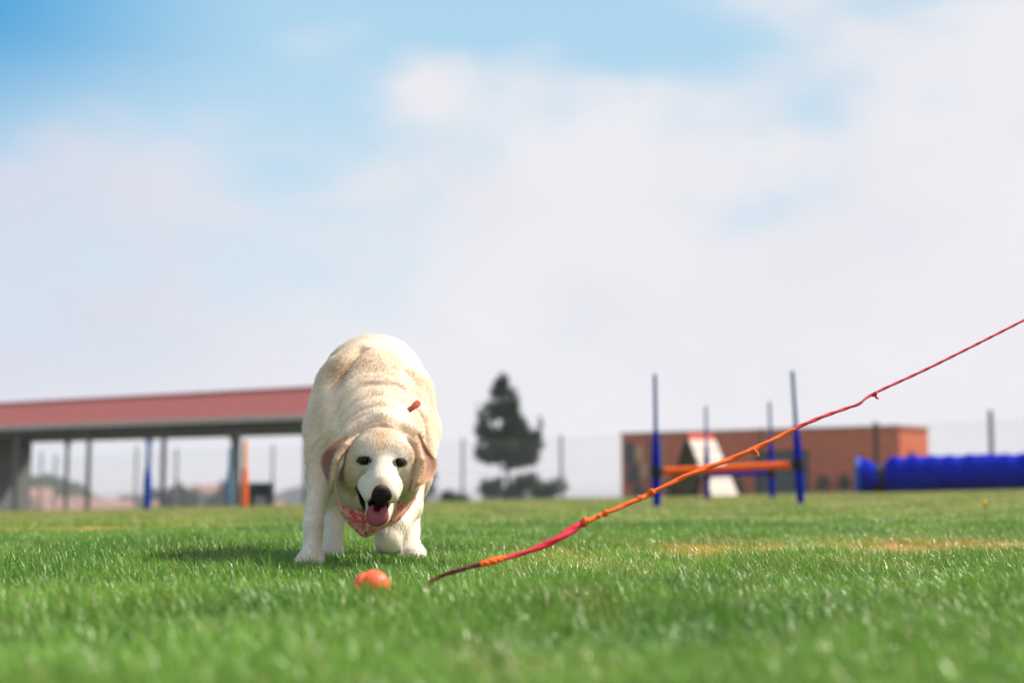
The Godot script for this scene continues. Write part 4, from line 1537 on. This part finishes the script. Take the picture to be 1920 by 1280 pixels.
	nb.egg(Vector3(0.0885, 0.1885, 0.613), Vector3(0.0212, 0.0195, 0.017), 0.004)
	nb.cap(Vector3(0.0755, 0.179, 0.614), Vector3(0.1015, 0.179, 0.614), 0.0100, 0.0105, 0.010)
	nb.cap(Vector3(0.0885, 0.171, 0.612), Vector3(0.0885, 0.161, 0.608), 0.013, 0.009, 0.010)
	nb.cut(Vector3(0.0775, 0.184, 0.634), Vector3(0.071, 0.187, 0.629), 0.0036, 0.003, 0.003)
	nb.cut(Vector3(0.0995, 0.184, 0.634), Vector3(0.106, 0.187, 0.629), 0.0036, 0.003, 0.003)
	nb.cut(Vector3(0.0885, 0.186, 0.641), Vector3(0.0885, 0.165, 0.632), 0.0035, 0.003, 0.003)
	var ns := nb.net(Vector3(0.055, 0.145, 0.585), Vector3(0.12, 0.225, 0.645), 0.0018)
	ns.smooth()
	for i in ns.v.size():
		var p := ns.v[i]
		ns.c[i] = Color(0.010, 0.007, 0.010).lerp(Color(0.14, 0.055, 0.055), smoothstep(0.190, 0.204, p.y))
	var nm := StandardMaterial3D.new()
	nm.vertex_color_use_as_albedo = true
	nm.roughness = 0.5
	nm.metallic_specular = 0.3
	nm.heightmap_enabled = true
	nm.heightmap_texture = noise_tex(0.15, 90)
	nm.heightmap_scale = 0.05
	nm.uv1_triplanar = true
	nm.uv1_scale = Vector3.ONE * 40.0
	part("nose", ns, nm, dog)
	var tb := Blend.new()
	tb.cap(Vector3(0.066, 0.150, 0.52), Vector3(0.070, 0.146, 0.60), 0.012, 0.013, 0.01)
	tb.cap(Vector3(0.084, 0.150, 0.52), Vector3(0.088, 0.146, 0.60), 0.012, 0.013, 0.01)
	tb.egg(Vector3(0.079, 0.134, 0.610), Vector3(0.0255, 0.023, 0.010), 0.012, Basis(Vector3.RIGHT, -0.35))
	tb.cut(Vector3(0.079, 0.162, 0.56), Vector3(0.079, 0.145, 0.634), 0.006, 0.008, 0.008)
	tb.cut(Vector3(0.079, 0.145, 0.634), Vector3(0.079, 0.120, 0.633), 0.008, 0.006, 0.008)
	var ts := tb.net(Vector3(0.04, 0.10, 0.495), Vector3(0.12, 0.18, 0.65), 0.0025)
	ts.smooth()
	var tm := mat(0.25, 0.060, 0.080, 0.45)
	tm.subsurf_scatter_enabled = true
	tm.subsurf_scatter_strength = 0.1
	part("tongue", ts, tm, dog)

	# ears: hanging flaps that flare outwards, pink inside
	var earl := [[Vector3(-0.010, 0.306, 0.430), Vector3(-0.024, 0.318, 0.380)], [Vector3(-0.022, 0.280, 0.452), Vector3(-0.066, 0.286, 0.385)], [Vector3(-0.032, 0.248, 0.464), Vector3(-0.077, 0.256, 0.385)], [Vector3(-0.038, 0.212, 0.468), Vector3(-0.063, 0.222, 0.410)], [Vector3(-0.042, 0.190, 0.464), Vector3(-0.045, 0.194, 0.458)]]
	var earr := [[Vector3(0.148, 0.312, 0.430), Vector3(0.156, 0.326, 0.390)], [Vector3(0.159, 0.282, 0.450), Vector3(0.178, 0.285, 0.390)], [Vector3(0.164, 0.248, 0.464), Vector3(0.198, 0.256, 0.390)], [Vector3(0.155, 0.210, 0.474), Vector3(0.189, 0.221, 0.420)], [Vector3(0.143, 0.187, 0.472), Vector3(0.148, 0.189, 0.466)]]
	var ear_m := StandardMaterial3D.new()
	ear_m.vertex_color_use_as_albedo = true
	ear_m.roughness = 0.8
	ear_m.rim_enabled = true
	ear_m.rim = 0.3
	ear_m.backlight_enabled = true
	ear_m.backlight = Color(0.35, 0.25, 0.2)
	var ears := []
	for k in 2:
		var es := flap([earl, earr][k], Vector3(0.006 if k == 0 else -0.006, 0.0, -0.022), 16, 28, 0.0035, 0.002)
		var half := es.v.size() / 2
		for i in es.v.size():
			var u: float = es.uv[i].x
			var w: float = es.uv[i].y
			var outer := Color(0.50, 0.285, 0.165) * (1.0 + 0.15 * fine.get_noise_3d(es.v[i].x * 300, es.v[i].y * 300, 0))
			var pink := Color(0.25, 0.095, 0.070)
			var c := outer
			if i < half or true:
				var inn := smoothstep(0.36, 0.52, u) * smoothstep(0.98, 0.86, u) * smoothstep(0.10, 0.28, w) * smoothstep(0.92, 0.74, w)
				if k == 1:
					inn *= smoothstep(0.78, 0.55, w) * 0.9
				c = outer.lerp(pink, inn)
				c = c.lerp(Color(0.64, 0.46, 0.28), 0.8 * smoothstep(0.30, 0.08, u))
			es.c[i] = c
		part("ear", es, ear_m, dog)
		ears.append(es)
	hair([body, head, ears[0], ears[1]], 110000, dog, root)

	# bandana
	var band := [[Vector3(-0.043, 0.215, 0.290), Vector3(-0.046, 0.172, 0.320)], [Vector3(-0.030, 0.177, 0.340), Vector3(-0.026, 0.130, 0.365)], [Vector3(0.008, 0.150, 0.405), Vector3(0.016, 0.090, 0.405)], [Vector3(0.039, 0.140, 0.430), Vector3(0.040, 0.083, 0.420)], [Vector3(0.083, 0.147, 0.430), Vector3(0.078, 0.104, 0.424)], [Vector3(0.114, 0.171, 0.405), Vector3(0.112, 0.122, 0.400)], [Vector3(0.137, 0.212, 0.330), Vector3(0.147, 0.171, 0.345)]]
	var bs := flap(band, Vector3(0, -0.002, 0.008), 14, 48, 0.0010, 0.006)
	var im := Image.create(512, 512, false, Image.FORMAT_RGB8)
	im.fill(Color(0.83, 0.58, 0.50))
	var r := RandomNumberGenerator.new()
	r.seed = 12
	for k in 150:
		var cx := r.randi_range(0, 511)
		var cy := r.randi_range(0, 511)
		var big := k % 3 == 0
		var col := Color(0.80, 0.16, 0.24) if big else Color(0.45, 0.24, 0.20)
		if k % 6 == 0: col = Color(0.90, 0.12, 0.16)
		if big:
			for pt in 6:
				var a := pt * TAU / 6.0 + k
				blob(im, cx + cos(a) * 15.0, cy + sin(a) * 11.0, 11.0, col.lightened(0.12 * (pt % 2)))
			blob(im, cx, cy, 7.0, Color(0.95, 0.55, 0.50))
		else:
			for q in 16:
				var a := q * 0.35 + k
				blob(im, cx + cos(a) * (5.0 + q), cy + sin(a) * (5.0 + q) * 0.7, 3.0, col)
			blob(im, cx + 18, cy - 6, 6.0, Color(0.55, 0.38, 0.26))
	var bm := StandardMaterial3D.new()
	bm.albedo_texture = ImageTexture.create_from_image(im)
	bm.roughness = 0.9
	bm.uv1_scale = Vector3(0.55, 1.3, 1)
	bm.backlight_enabled = true
	bm.backlight = Color(0.3, 0.3, 0.3)
	var bd := part("bandana", bs, bm, dog)
	tag(bd, "pink and red floral bandana hanging under the chin")
	# the knotted end that shows between the folds of the neck
	var kp := Vector3(0.138, 0.40, 0.25)
	var toward := (Vector3(0.04, 0.33, 0.20) - kp).normalized()
	kp -= toward * 0.06
	while b.at(kp) > 0.004:
		kp += toward * 0.002
	var kd := Vector3(0.62, 0.52, -0.35).normalized()
	var kn := -toward
	var ksd := kd.cross(kn).normalized() * 0.0075
	var ks := Shape.new()
	var kf := []
	for j in 9:
		var u := j / 8.0
		var c := kp + kd * (u - 0.5) * 0.075 + kn * (-0.004 + 0.012 * sin(u * PI))
		kf.append([c - ksd * (1.0 + 0.2 * sin(u * 9.0)), c + kn * 0.003, c + ksd * (1.0 + 0.2 * cos(u * 8.0))])
	ks.sheet(kf)
	ks.sheet(kf, true)
	for i in range(ks.v.size() / 2, ks.v.size()):
		ks.v[i] -= kn * 0.002
	var km := worn(0.48, 0.10, 0.075, 0.9, 0.5, 60.0, 92)
	part("knot_end", ks, km, bd)

func blob(im: Image, x: float, y: float, r: float, c: Color) -> void:
	for j in range(int(y - r), int(y + r) + 1):
		for i in range(int(x - r), int(x + r) + 1):
			if Vector2(i - x, j - y).length() < r:
				im.set_pixel(posmod(i, 512), posmod(j, 512), c)

# ------------------------------------------------------------------ ball, rope toy, flower
func knot(s: Shape, c: Vector3, size: float, thick: float, turn: float) -> void:
	var p := PackedVector3Array()
	var r := PackedFloat32Array()
	var bs := Basis.from_euler(Vector3(turn, turn * 1.7, 0.4))
	for i in 49:
		var t := TAU * i / 48.0
		p.append(c + bs * (Vector3((2.0 + cos(3 * t)) * cos(2 * t), (2.0 + cos(3 * t)) * sin(2 * t), 1.3 * sin(3 * t)) * size / 3.0))
		r.append(thick)
	s.tube(p, r, 8, false)

func strands(path: PackedVector3Array, rad: Callable, pitch: float, count := 2) -> Shape:
	var s := Shape.new()
	var up := Vector3(0.2, 1, 0.1)
	var lens := [0.0]
	for i in path.size() - 1:
		lens.append(lens[-1] + path[i].distance_to(path[i + 1]))
	for q in count:
		var p := PackedVector3Array()
		var r := PackedFloat32Array()
		for i in path.size():
			var t := (path[mini(i + 1, path.size() - 1)] - path[maxi(i - 1, 0)]).normalized()
			var sd := t.cross(up).normalized()
			var bi := t.cross(sd)
			var a: float = TAU * (lens[i] / pitch + float(q) / count)
			var rr: float = rad.call(lens[i] / lens[-1])
			p.append(path[i] + (sd * cos(a) + bi * sin(a)) * rr * 0.24)
			r.append(rr * (0.84 + 0.015 * sin(lens[i] * 240.0) + 0.02 * sin(lens[i] * 611.0)))
		s.tube(p, r, 8)
	return s

func build_toys() -> void:
	# ball with a deep seam, sunk in the grass
	var bp := Vector3(-0.243, 0.022, -2.49)
	var s := Shape.new()
	var rows := []
	var seam := Vector3(0.93, 0.10, 0.22).normalized()
	for j in 49:
		var th := PI * j / 48.0
		var r := []
		for i in 97:
			var ph := TAU * i / 96.0
			var d := Vector3(sin(th) * sin(ph), cos(th), sin(th) * cos(ph))
			var k := d.dot(seam) + 0.17
			var rad := 0.0335 * (1.0 - 0.20 * exp(-pow(k / 0.13, 2.0)))
			var side := d - seam * d.dot(seam)
			var a := atan2(side.dot(Vector3.UP), side.dot(seam.cross(Vector3.UP)))
			rad -= 0.0014 * pow(maxf(0.0, cos(a * 5.0)), 6.0) * smoothstep(0.1, 0.3, absf(k)) * smoothstep(0.98, 0.7, absf(k - 0.17))
			rad += 0.0011 * fine.get_noise_3d(d.x * 120.0, d.y * 120.0, d.z * 120.0)
			r.append(d * rad)
		rows.append(r)
	s.sheet(rows)
	s.smooth()
	var bm := mat(0.95, 0.125, 0.06, 0.34)
	bm.subsurf_scatter_enabled = true
	bm.subsurf_scatter_strength = 0.25
	bm.backlight_enabled = true
	bm.backlight = Color(0.3, 0.12, 0.05)
	var ball := part("ball", s, bm)
	ball.position = bp
	tag(ball, "orange red rubber ball with a deep seam lying in the grass before the dog", "ball")

	# knotted tug rope that is drawn off to the right
	var org := Vector3(-0.146, 0, -2.66)
	var rope := thing("tug_rope", org, "orange and red knotted tug rope stretched from the grass up to the right", "rope")
	var mk := func(list: Array, gap: float) -> PackedVector3Array:
		var o := []
		for q in list:
			o.append(q - org)
		return resample(along_path(o, 8), gap)
	var dark := worn(0.09, 0.010, 0.016, 0.85, 0.4, 40.0, 95)
	var orange := worn(0.86, 0.135, 0.022, 0.8, 0.15, 40.0, 96)
	var crimson := worn(0.55, 0.016, 0.048, 0.75, 0.2, 40.0, 97)
	var red := worn(0.58, 0.045, 0.065, 0.8, 0.2, 40.0, 98)
	part("end_cord", strands(mk.call([Vector3(-0.190, -0.004, -2.60), Vector3(-0.160, 0.014, -2.64), Vector3(-0.140, 0.030, -2.665), Vector3(-0.109, 0.041, -2.68), Vector3(-0.060, 0.053, -2.71)], 0.004), func(u: float) -> float: return 0.0042 + 0.0008 * sin(u * 20.0), 0.045), dark, rope)
	part("wrapping", strands(mk.call([Vector3(-0.062, 0.0525, -2.71), Vector3(-0.038, 0.058, -2.725), Vector3(-0.012, 0.064, -2.742)], 0.003), func(u: float) -> float: return 0.0042 + 0.0030 * sin(PI * clampf(u * 0.9 + 0.08, 0.0, 1.0)), 0.03), orange, rope)
	part("fleece_grip", strands(mk.call([Vector3(-0.016, 0.0628, -2.74), Vector3(0.031, 0.074, -2.78), Vector3(0.084, 0.094, -2.82), Vector3(0.122, 0.115, -2.86), Vector3(0.140, 0.125, -2.877)], 0.004), func(u: float) -> float: return 0.0044 + 0.0038 * smoothstep(0.0, 0.9, u) - 0.002 * smoothstep(0.9, 1.0, u), 0.16), crimson, rope)
	var kn := Shape.new()
	knot(kn, Vector3(0.146, 0.1285, -2.88) - org, 0.0070, 0.0050, 0.6)
	part("knot", kn, orange, rope)
	part("braided_cord", strands(mk.call([Vector3(0.148, 0.129, -2.882), Vector3(0.175, 0.139, -2.90), Vector3(0.190, 0.1455, -2.91), Vector3(0.265, 0.174, -2.96), Vector3(0.291, 0.186, -2.98), Vector3(0.372, 0.223, -3.02), Vector3(0.446, 0.249, -3.06), Vector3(0.524, 0.280, -3.10), Vector3(0.640, 0.332, -3.168)], 0.004), func(u: float) -> float: return 0.0046 + 0.0009 * smoothstep(0.15, 0.5, u) - 0.0012 * smoothstep(0.7, 1.0, u), 0.15), orange, rope)
	var k := 0
	for q in [[Vector3(0.190, 0.146, -2.91), 0.0062], [Vector3(0.175, 0.1395, -2.90), 0.0052], [Vector3(0.263, 0.1745, -2.96), 0.0060], [Vector3(0.290, 0.187, -2.978), 0.0068], [Vector3(0.522, 0.278, -3.10), 0.0062]]:
		kn = Shape.new()
		knot(kn, q[0] - org, q[1] * 0.8, q[1] * 0.58, 0.5 + k * 1.1)
		part("knot", kn, orange, rope)
		k += 1
	# a loose tail at the upper knot
	kn = Shape.new()
	kn.tube(PackedVector3Array([Vector3(0.524, 0.279, -3.098) - org, Vector3(0.532, 0.272, -3.094) - org, Vector3(0.534, 0.264, -3.092) - org]), PackedFloat32Array([0.0045, 0.0042, 0.003]), 8)
	part("loose_end", kn, orange, rope)
	part("red_cord", strands(mk.call([Vector3(0.630, 0.3285, -3.162), Vector3(0.700, 0.356, -3.20), Vector3(0.766, 0.378, -3.24), Vector3(0.795, 0.388, -3.25), Vector3(0.838, 0.414, -3.28), Vector3(0.999, 0.484, -3.36), Vector3(1.268, 0.609, -3.50), Vector3(1.50, 0.720, -3.62)], 0.005), func(u: float) -> float: return 0.0044 - 0.0012 * smoothstep(0.0, 0.25, u), 0.09), red, rope)
	kn = Shape.new()
	knot(kn, Vector3(0.838, 0.412, -3.28) - org, 0.0050, 0.0030, 1.0)
	kn.tube(PackedVector3Array([Vector3(0.838, 0.411, -3.278) - org, Vector3(0.841, 0.404, -3.276) - org, Vector3(0.846, 0.401, -3.276) - org]), PackedFloat32Array([0.003, 0.0028, 0.002]), 8)
	part("knot", kn, red, rope)

	# yellow dandelion at the right
	var fp := Vector3(2.15, 0, -6.5)
	fp.y = ground_y(fp.x, fp.z)
	var fl := thing("dandelion", fp, "single yellow dandelion on a tall stem standing out of the grass", "flower")
	s = Shape.new()
	s.tube(PackedVector3Array([Vector3(0, -0.01, 0), Vector3(0.003, 0.06, 0), Vector3(0.0, 0.118, 0)]), PackedFloat32Array([0.0022, 0.002, 0.0018]), 6)
	part("stem", s, mat(0.18, 0.20, 0.08, 0.6), fl)
	s = Shape.new()
	for ring in 3:
		for i in 16:
			var a := TAU * i / 16.0 + ring * 0.2
			var d := Vector3(cos(a), 0, sin(a))
			var sd := Vector3(-d.z, 0, d.x) * 0.0022
			var rr := 0.019 - ring * 0.005
			var up := 0.120 + ring * 0.008
			s.quad(Vector3(0, 0.118, 0) - sd * 0.4, Vector3(0, up, 0) + d * rr - sd, Vector3(0, up, 0) + d * rr + sd, Vector3(0, 0.118, 0) + sd * 0.4)
	part("flower_head", s, mat(0.92, 0.66, 0.06, 0.7), fl)
